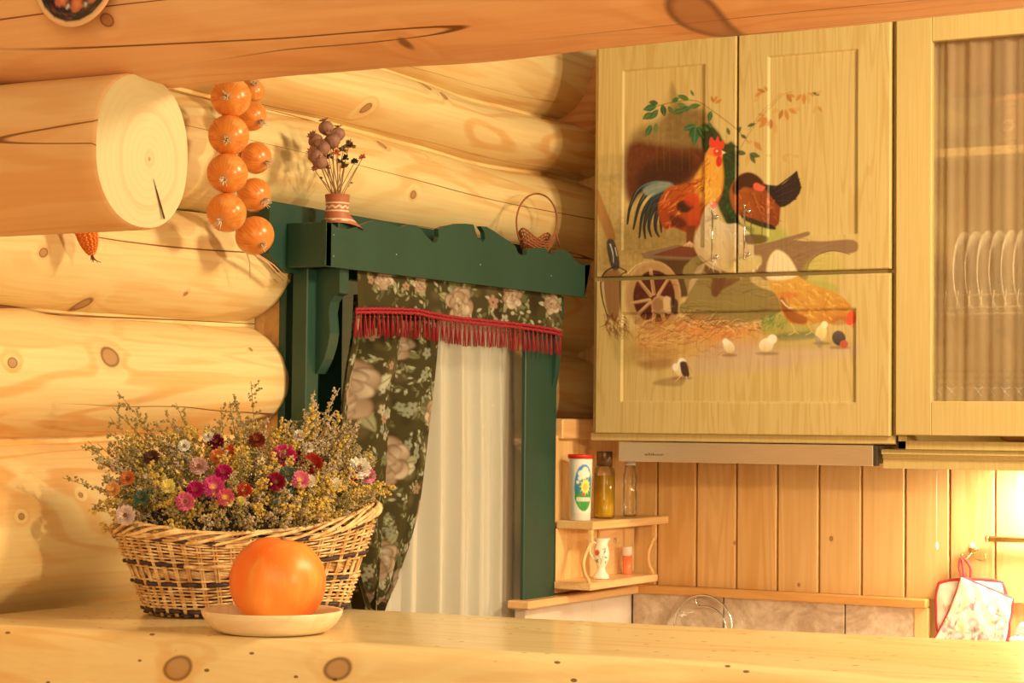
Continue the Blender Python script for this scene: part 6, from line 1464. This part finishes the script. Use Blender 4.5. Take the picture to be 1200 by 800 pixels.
prb = [(.0001, .001), (.0140, .001), (.0165, .003), (.0168, .010), (.0160, .014), (.0168, .018), (.0168, hB2 * .55), (.0155, hB2 * .62), (.0168, hB2 * .70), (.0160, hB2 * .82), (.0125, hB2 * .92), (.0120, hB2)]
lathe_thing('clear_bottle', 'empty clear ribbed bottle beside the oil bottle on the corner shelf', 'bottle', [('glass', prb, m_gl, 36), ('cap', [(.0001, hB2), (.0125, hB2), (.0125, hB2 + .010), (.0001, hB2 + .010)], plain('cap_clearish', A(226, 206, 160), .3), 28)], np.array([bp2[0], bp2[1], zT]))
# cream jug with poppies
zB = zl1 + .0006; jp = onshelf(704.5, 681, .062); hJ = onshelf(706, 630, .050)[2] - zB; cvj = Canvas(0, 0, 10, 10, 40, bg=A(252, 232, 190, .95))
for x_, y_ in ((2.0, 3.4), (7, 3.2)):
    cvj.blob(x_, y_, .62, .75, A(214, 90, 50), 1, .12); cvj.blob(x_ + .1, y_ + .15, .25, .3, A(170, 50, 30), .8, .12); cvj.blob(x_ + 1.6, y_ - .9, .45, .4, A(226, 130, 80), .9, .12)
    cvj.stroke([(x_ + .3, y_ + .6), (x_ + .9, y_ + 2.0), (x_ + .7, y_ + 2.8)], .16, A(90, 130, 60), .9, .1, .08); cvj.stroke([(x_ + 1.6, y_ - .5), (x_ + 1.3, y_ + 1), (x_ + .9, y_ + 2.2)], .14, A(90, 130, 60), .9, .1, .08)
    for q in ((.4, 1.6, 150), (1.5, 1.0, 20), (1.9, 2.0, 60), (.3, 2.4, 200), (1.3, 0.0, 330)): cvj.leaf(x_ + q[0], y_ + q[1], .9, .35, q[2], A(80, 120, 54), .95)
hh = np.linspace(0, 1, 60); prr = np.interp(hh, [0, .03, .10, .20, .27, .34, .48, .62, .74, .84, .93, 1], [.0180, .0190, .0168, .0095, .0085, .0112, .0172, .0186, .0168, .0142, .0136, .0156]); n = 56; an = np.linspace(0, 2 * PI, n, endpoint=False); V = np.zeros((n, 60, 3)); spd = math.atan2(.6, .8)
for i in range(n):
    for j in range(60):
        sp = .006 * max(0, math.cos(an[i] - spd)) ** 4 * max(0, (hh[j] - .86) / .14); V[i, j] = (jp[0] + (prr[j] + sp) * math.cos(an[i]), jp[1] + (prr[j] + sp) * math.sin(an[i]), zB + hJ * hh[j] + sp * .3)
af = math.atan2(-jp[1], -jp[0]); uu, vv2 = np.meshgrid(((an - af + PI) % (2 * PI)) / (2 * PI) * 9.9, (1 - hh) * 9.9, indexing='ij'); uu = (uu - 2.0) % 9.9
jug = thing('cream_jug', 'cream footed jug painted with red poppies on the lower corner shelf', 'jug', (jp[0], jp[1], zB)); vc = cvj.sample(uu, vv2); vc[..., 3] = 1
mj = grid_mesh('jug_body', V, vc, painted('jug_glaze', None, .2), jug, closed_u=True); mdj = mj.modifiers.new('t', 'SOLIDIFY'); mdj.thickness = .0012
s = MB(); hd = np.array([-.55, -.55, 0]) / .78; s.tube(spline([np.array([jp[0], jp[1], zB + hJ * .88]) + hd * .0134, np.array([jp[0], jp[1], zB + hJ * .90]) + hd * .022, np.array([jp[0], jp[1], zB + hJ * .66]) + hd * .027, np.array([jp[0], jp[1], zB + hJ * .48]) + hd * .0172], 6), .002, 8); s.build('handle', plain('jug_cream', A(252, 232, 190, .95), .2, 0, .03), jug)
s = MB(); s.lathe([(.0001, 0), (.0160, 0), (.0150, .002), (.0001, .0025)], (jp[0], jp[1], zB), 32); s.build('foot', bpy.data.materials['jug_cream'], jug)
# salt shaker
sp_ = onshelf(735, 675, .045); hS = onshelf(735, 640, .045)[2] - zB
lathe_thing('salt_shaker', 'small orange tumbler-shaped shaker with cream top on the lower corner shelf', 'shaker', [
    ('body', [(.0001, 0), (.0102, 0), (.0106, .001), (.0112, hS * .66), (.0001, hS * .66)], plain('shaker_orange', A(240, 120, 60), .25), 32),
    ('top', [(.0001, hS * .66), (.0113, hS * .66), (.0118, hS * .96), (.0110, hS), (.0001, hS)], plain('shaker_cream', A(240, 206, 150), .3), 32)], np.array([sp_[0], sp_[1], zB]))

# ============================================================ on and against the far wall
# wire trivet leaning on the tiles
tv = at(823, 735, Y=YF - .04); Rt = .0740; ztv = at(823, 697.5, Y=YF - .04)[2] - Rt; tri = thing('wire_trivet', 'round chrome wire stand leaning against the tiles behind the bar', 'wire stand', (tv[0], YF - .04, .902))
def ring(cx, cz, r_, y, a0=0, a1=360, n=60): return [np.array([cx + r_ * math.cos(math.radians(a)), y + .012 * (math.sin(math.radians(a)) + 1) * .5, cz + r_ * math.sin(math.radians(a))]) for a in np.linspace(a0, a1, n)]
s = MB(); s.tube(ring(tv[0], ztv, Rt, YF - .045)[:-1], .0030, 8, closed=True); s.build('outer_ring', m_chrome, tri)
s = MB(); p_ = ring(tv[0] + .004, ztv - .008, Rt * .76, YF - .045, -60, 105); s.tube(list(p_) + [p_[-1] + np.array([-.010, 0, .012]), np.array([tv[0] - .022, p_[-1][1], ztv + Rt * .955])], .0026, 8); s.build('inner_arc', m_chrome, tri)
s = MB(); s.tube([(tv[0] - Rt * .99, YF - .045, ztv), (tv[0] - Rt * .86, YF - .052, ztv - .02), (tv[0] - .04, YF - .05, .903)], .002, 6); s.tube([(tv[0] + Rt * .99, YF - .045, ztv), (tv[0] + .05, YF - .05, .903)], .002, 6); s.build('legs', m_chrome, tri)
s = MB(); b0 = at(799, 719, Y=YF - .05)
for k in range(6):
    a = k * PI / 3 + .3; s.add([b0, b0 + np.array([.006 * math.cos(a), -.002, .006 * math.sin(a)]), b0 + np.array([.013 * math.cos(a + .35), .001, .008 * math.sin(a + .35)]), b0 + np.array([.006 * math.cos(a + .8), .002, .006 * math.sin(a + .8)])], [(0, 1, 2, 3)])
s.tube([b0, at(812, 717, Y=YF - .05)], .0008, 5); s.build('clear_clip', plain('clear_plastic', A(240, 206, 160), .2), tri)
# double hook
hk = thing('wall_hook', 'white and gold double coat hook on the boards at the far right', 'hook', at(1143, 650, Y=YF)); m_brass = plain('brass', A(226, 176, 84), .25, .9); m_por = plain('porcelain', (.88, .85, .78), .2, 0, .02)
hp_ = at(1141, 644, Y=YF); s = MB(); s.lathe([(.011, 0), (.0105, .002), (.007, .004), (.0001, .005)], hp_ + np.array([0, -.0005, 0]), 24, M=[[1, 0, 0], [0, 0, -1], [0, 1, 0]]); s.build('backplate', m_brass, hk)
s = MB(); s.sphere(at(1139, 639, Y=YF - .016), .0075, 16, 10, (1, .8, .9)); s.build('porcelain_knob', m_por, hk)
for sg, ue in ((-1, 1127), (1, 1154)):
    s = MB(); e_ = at(ue, 650, Y=YF - .022); s.tube(spline([hp_ + np.array([0, -.003, -.004]), hp_ + np.array([sg * .010, -.018, -.018]), e_ + np.array([0, 0, -.012]), e_], 6), .0022, 8); s.sphere(e_, .0034, 10, 6); s.build('prong', m_brass, hk)
# rail
rl = thing('towel_rail', 'brass and white rail fixed to the boards at the right edge', 'rail', at(1158, 632, Y=YF)); r0 = at(1157, 631, Y=YF - .022); r1 = r0 + np.array([.34, 0, 0])
s = MB(); s.tube([r0, r1], .0065, 12); s.build('bar', m_brass, rl)
s = MB(); s.lathe([(.0001, 0), (.0075, 0), (.0085, .004), (.0075, .008), (.0001, .008)], r0 + np.array([.004, 0, 0]), 20, M=[[0, 0, -1], [0, 1, 0], [1, 0, 0]]); s.build('end_cap', m_brass, rl)
for x_ in (.02, .30): s = MB(); s.tube([r0 + np.array([x_, 0, 0]), np.array([r0[0] + x_, YF - .0005, r0[2]])], .0035, 10); s.build('bracket', m_brass, rl)
# under-cabinet lamp with pull cord
lamp = thing('under_cabinet_lamp', 'strip lamp under the glass cabinet with a beaded pull cord', 'lamp', (-1.13, 4.4, GZ0 - .02)); lz = GZ0 - .0012
s = MB(); s.box(-1.30, -.97, YF - .10, YF - .045, lz - .030, lz, .003); s.build('housing', m_white, lamp)
t = NT('lamp_diffuser'); e_ = t.n('ShaderNodeEmission'); e_.inputs[0].default_value = (1, .80, .50, 1); e_.inputs[1].default_value = 30; m_em = t.done(e_.outputs[0])
s = MB(); s.box(-1.20, -.98, YF - .095, YF - .050, lz - .034, lz - .0302); s.build('diffuser', m_em, lamp)
area('under_cabinet_light', (-1.09, YF - .075, lz - .037), (-1.12, YF - .02, H - .5), .22, 9.0, (1.0, .80, .46), .05)
c0 = at(1097, 547, Y=YF - .05); c1 = at(1097.5, 637, Y=YF - .05); x_ = c1[0]
s = MB(); s.tube([(x_, YF - .05, lz), (x_, YF - .05, c1[2])], .0008, 5); s.build('pull_cord', m_white, lamp); s = MB(); s.lathe([(.0001, -.010), (.0032, -.008), (.0042, -.002), (.0036, .004), (.0015, .008), (.0001, .009)], (x_, YF - .05, c1[2] - .004), 14); s.build('cord_bead', m_por, lamp)
# pot holders
cvh = Canvas(-1, -1, 1, 1, 90, bg=A(252, 236, 206, .95)); rg = np.random.default_rng(22)
for _ in range(60):
    x_, y_ = rg.uniform(-.9, .9), rg.uniform(-.5, .95); cc = [A(206, 60, 70), A(236, 150, 140), A(232, 190, 90), A(150, 130, 100), A(196, 90, 90)][rg.integers(5)]
    a = rg.uniform(0, 360); cvh.leaf(x_, y_, rg.uniform(.12, .34), rg.uniform(.05, .14), a, cc, .7)
for _ in range(26): x_, y_ = rg.uniform(-.9, .9), rg.uniform(.3, .95); cvh.stroke([(x_, y_), (x_ + rg.normal() * .08, y_ - .2)], .035, A(70, 70, 60), .7, .02, .02, 0)
for x_, y_, r_ in ((-.1, .15, .2), (.3, .45, .16), (-.4, .6, .18)): cvh.blob(x_, y_, r_, r_ * .8, A(206, 84, 96), .5, .04); cvh.blob(x_ + .03, y_, r_ * .5, r_ * .4, A(246, 206, 180), .8, .05)
m_quilt = painted('quilted_cotton', None, .85, spec=.15); m_pip = plain('red_piping', A(214, 62, 50, .9), .7, 0, .12)
def potholder(cx, cz, y, half, ang, label, loopdir):
    o = thing('pot_holder', label, 'pot holder', (cx, y, cz), 'pot holders on the hook'); n = 44; g_ = np.linspace(-1, 1, n); V = np.zeros((n, n, 3)); ca, sa = math.cos(ang), math.sin(ang)
    for i in range(n):
        for j in range(n):
            a, b = g_[i], g_[j]; k = 1 / (1 + .10 * (abs(a * b)) ** 3); x_ = a * half * k * (1 - .03 * b * b); z_ = b * half * k; V[i, j] = (cx + x_ * ca - z_ * sa, y - .0045 * (1 - max(abs(a), abs(b)) ** 6) - .0015 * math.sin(a * 9) * math.sin(b * 9), cz + x_ * sa + z_ * ca)
    uu, vv2 = np.meshgrid(g_ * .98, -g_ * .98, indexing='ij'); vc = cvh.sample(uu, vv2); vc[..., 3] = 1; f = grid_mesh('quilted_pad', V, vc, m_quilt, o); md = f.modifiers.new('t', 'SOLIDIFY'); md.thickness = .005; md.offset = 1 if False else 0
    ed = [V[i, 0] for i in range(n)] + [V[-1, j] for j in range(1, n)] + [V[i, -1] for i in range(n - 2, -1, -1)] + [V[0, j] for j in range(n - 2, 0, -1)]
    s = MB(); s.tube(ed, .0042, 8, closed=True); s.build('piping', m_pip, o); c = V[0, -1] if loopdir < 0 else V[-1, -1]; return o, V
hx, hz = at(1128, 652, Y=YF - .02)[0], at(1128, 652, Y=YF - .02)[2]
h0 = at(1138, 716, Y=YF - .02); po, PV = potholder(h0[0], h0[2] - .012, YF - .0115, .080, math.radians(3), 'flowered pot holder with red piping behind its twin on the hook', 1)
s = MB(); lp_ = at(1131, 676, Y=YF - .018); s.tube(spline([lp_ + np.array([.012, 0, 0]), at(1137, 664, Y=YF - .019), np.array([hx, YF - .021, hz - .003]), lp_ + np.array([.002, -.002, 0])], 6), .0028, 8); s.build('hanging_loop', m_pip, po)
# front one hangs by its corner
f0 = at(1127, 676, Y=YF - .026); n = 40; V = np.zeros((n, n, 3)); c00, c10, c11, c01 = f0, at(1187, 702, Y=YF - .026), at(1176, 770, Y=YF - .024), at(1094, 752, Y=YF - .024)
c0m = at(1104, 700, Y=YF - .026)
for i in range(n):
    for j in range(n):
        a, b = i / (n - 1), j / (n - 1); p = c00 * (1 - a) * (1 - b) + c10 * a * (1 - b) + c11 * a * b + c01 * (1 - a) * b; V[i, j] = p + np.array([.006 * math.sin(PI * b) * (1 - a), -.004 * math.sin(PI * a) * math.sin(PI * b) - .001 * math.sin(a * 20) * math.sin(b * 20), .0]) 
pf = thing('pot_holder', 'front flowered pot holder hanging slanted by one corner, red piping', 'pot holder', f0, 'pot holders on the hook'); uu, vv2 = np.meshgrid(np.linspace(-.95, .95, n), np.linspace(-.95, .95, n), indexing='ij'); vc = cvh.sample(uu, vv2); vc[..., 3] = 1
f = grid_mesh('quilted_pad', V, vc, m_quilt, pf); md = f.modifiers.new('t', 'SOLIDIFY'); md.thickness = .004
ed = [V[i, 0] for i in range(n)] + [V[-1, j] for j in range(1, n)] + [V[i, -1] for i in range(n - 2, -1, -1)] + [V[0, j] for j in range(n - 2, 0, -1)]
s = MB(); s.tube(ed, .0040, 8, closed=True); s.build('piping', m_pip, pf); s = MB(); s.tube(spline([f0, at(1124, 664, Y=YF - .025), np.array([hx - .001, YF - .024, hz - .004]), f0 + np.array([.006, 0, -.001])], 6), .0026, 8); s.build('hanging_loop', m_pip, pf)
# white napkin end at the right edge
nb = at(1193, 735, Y=YF - .05); s = MB(); s.tube([nb + np.array([-.006, 0, -.014]), nb + np.array([.01, 0, 0]), nb + np.array([.06, 0, .022])], [.006, .011, .011], 16); o = s.build('paper_roll', m_por); tag(o, 'white roll end low at the right edge beside the pot holders', 'roll')
s = MB(); s.box(nb[0] - .01, nb[0] + .10, YF - .09, YF - .014, .9005, nb[2] - .018, .004); tag(s.build('storage_tin', plain('tin_cream', A(236, 196, 140), .4)), 'cream tin on the worktop under the white roll, hidden behind the bar', 'tin')
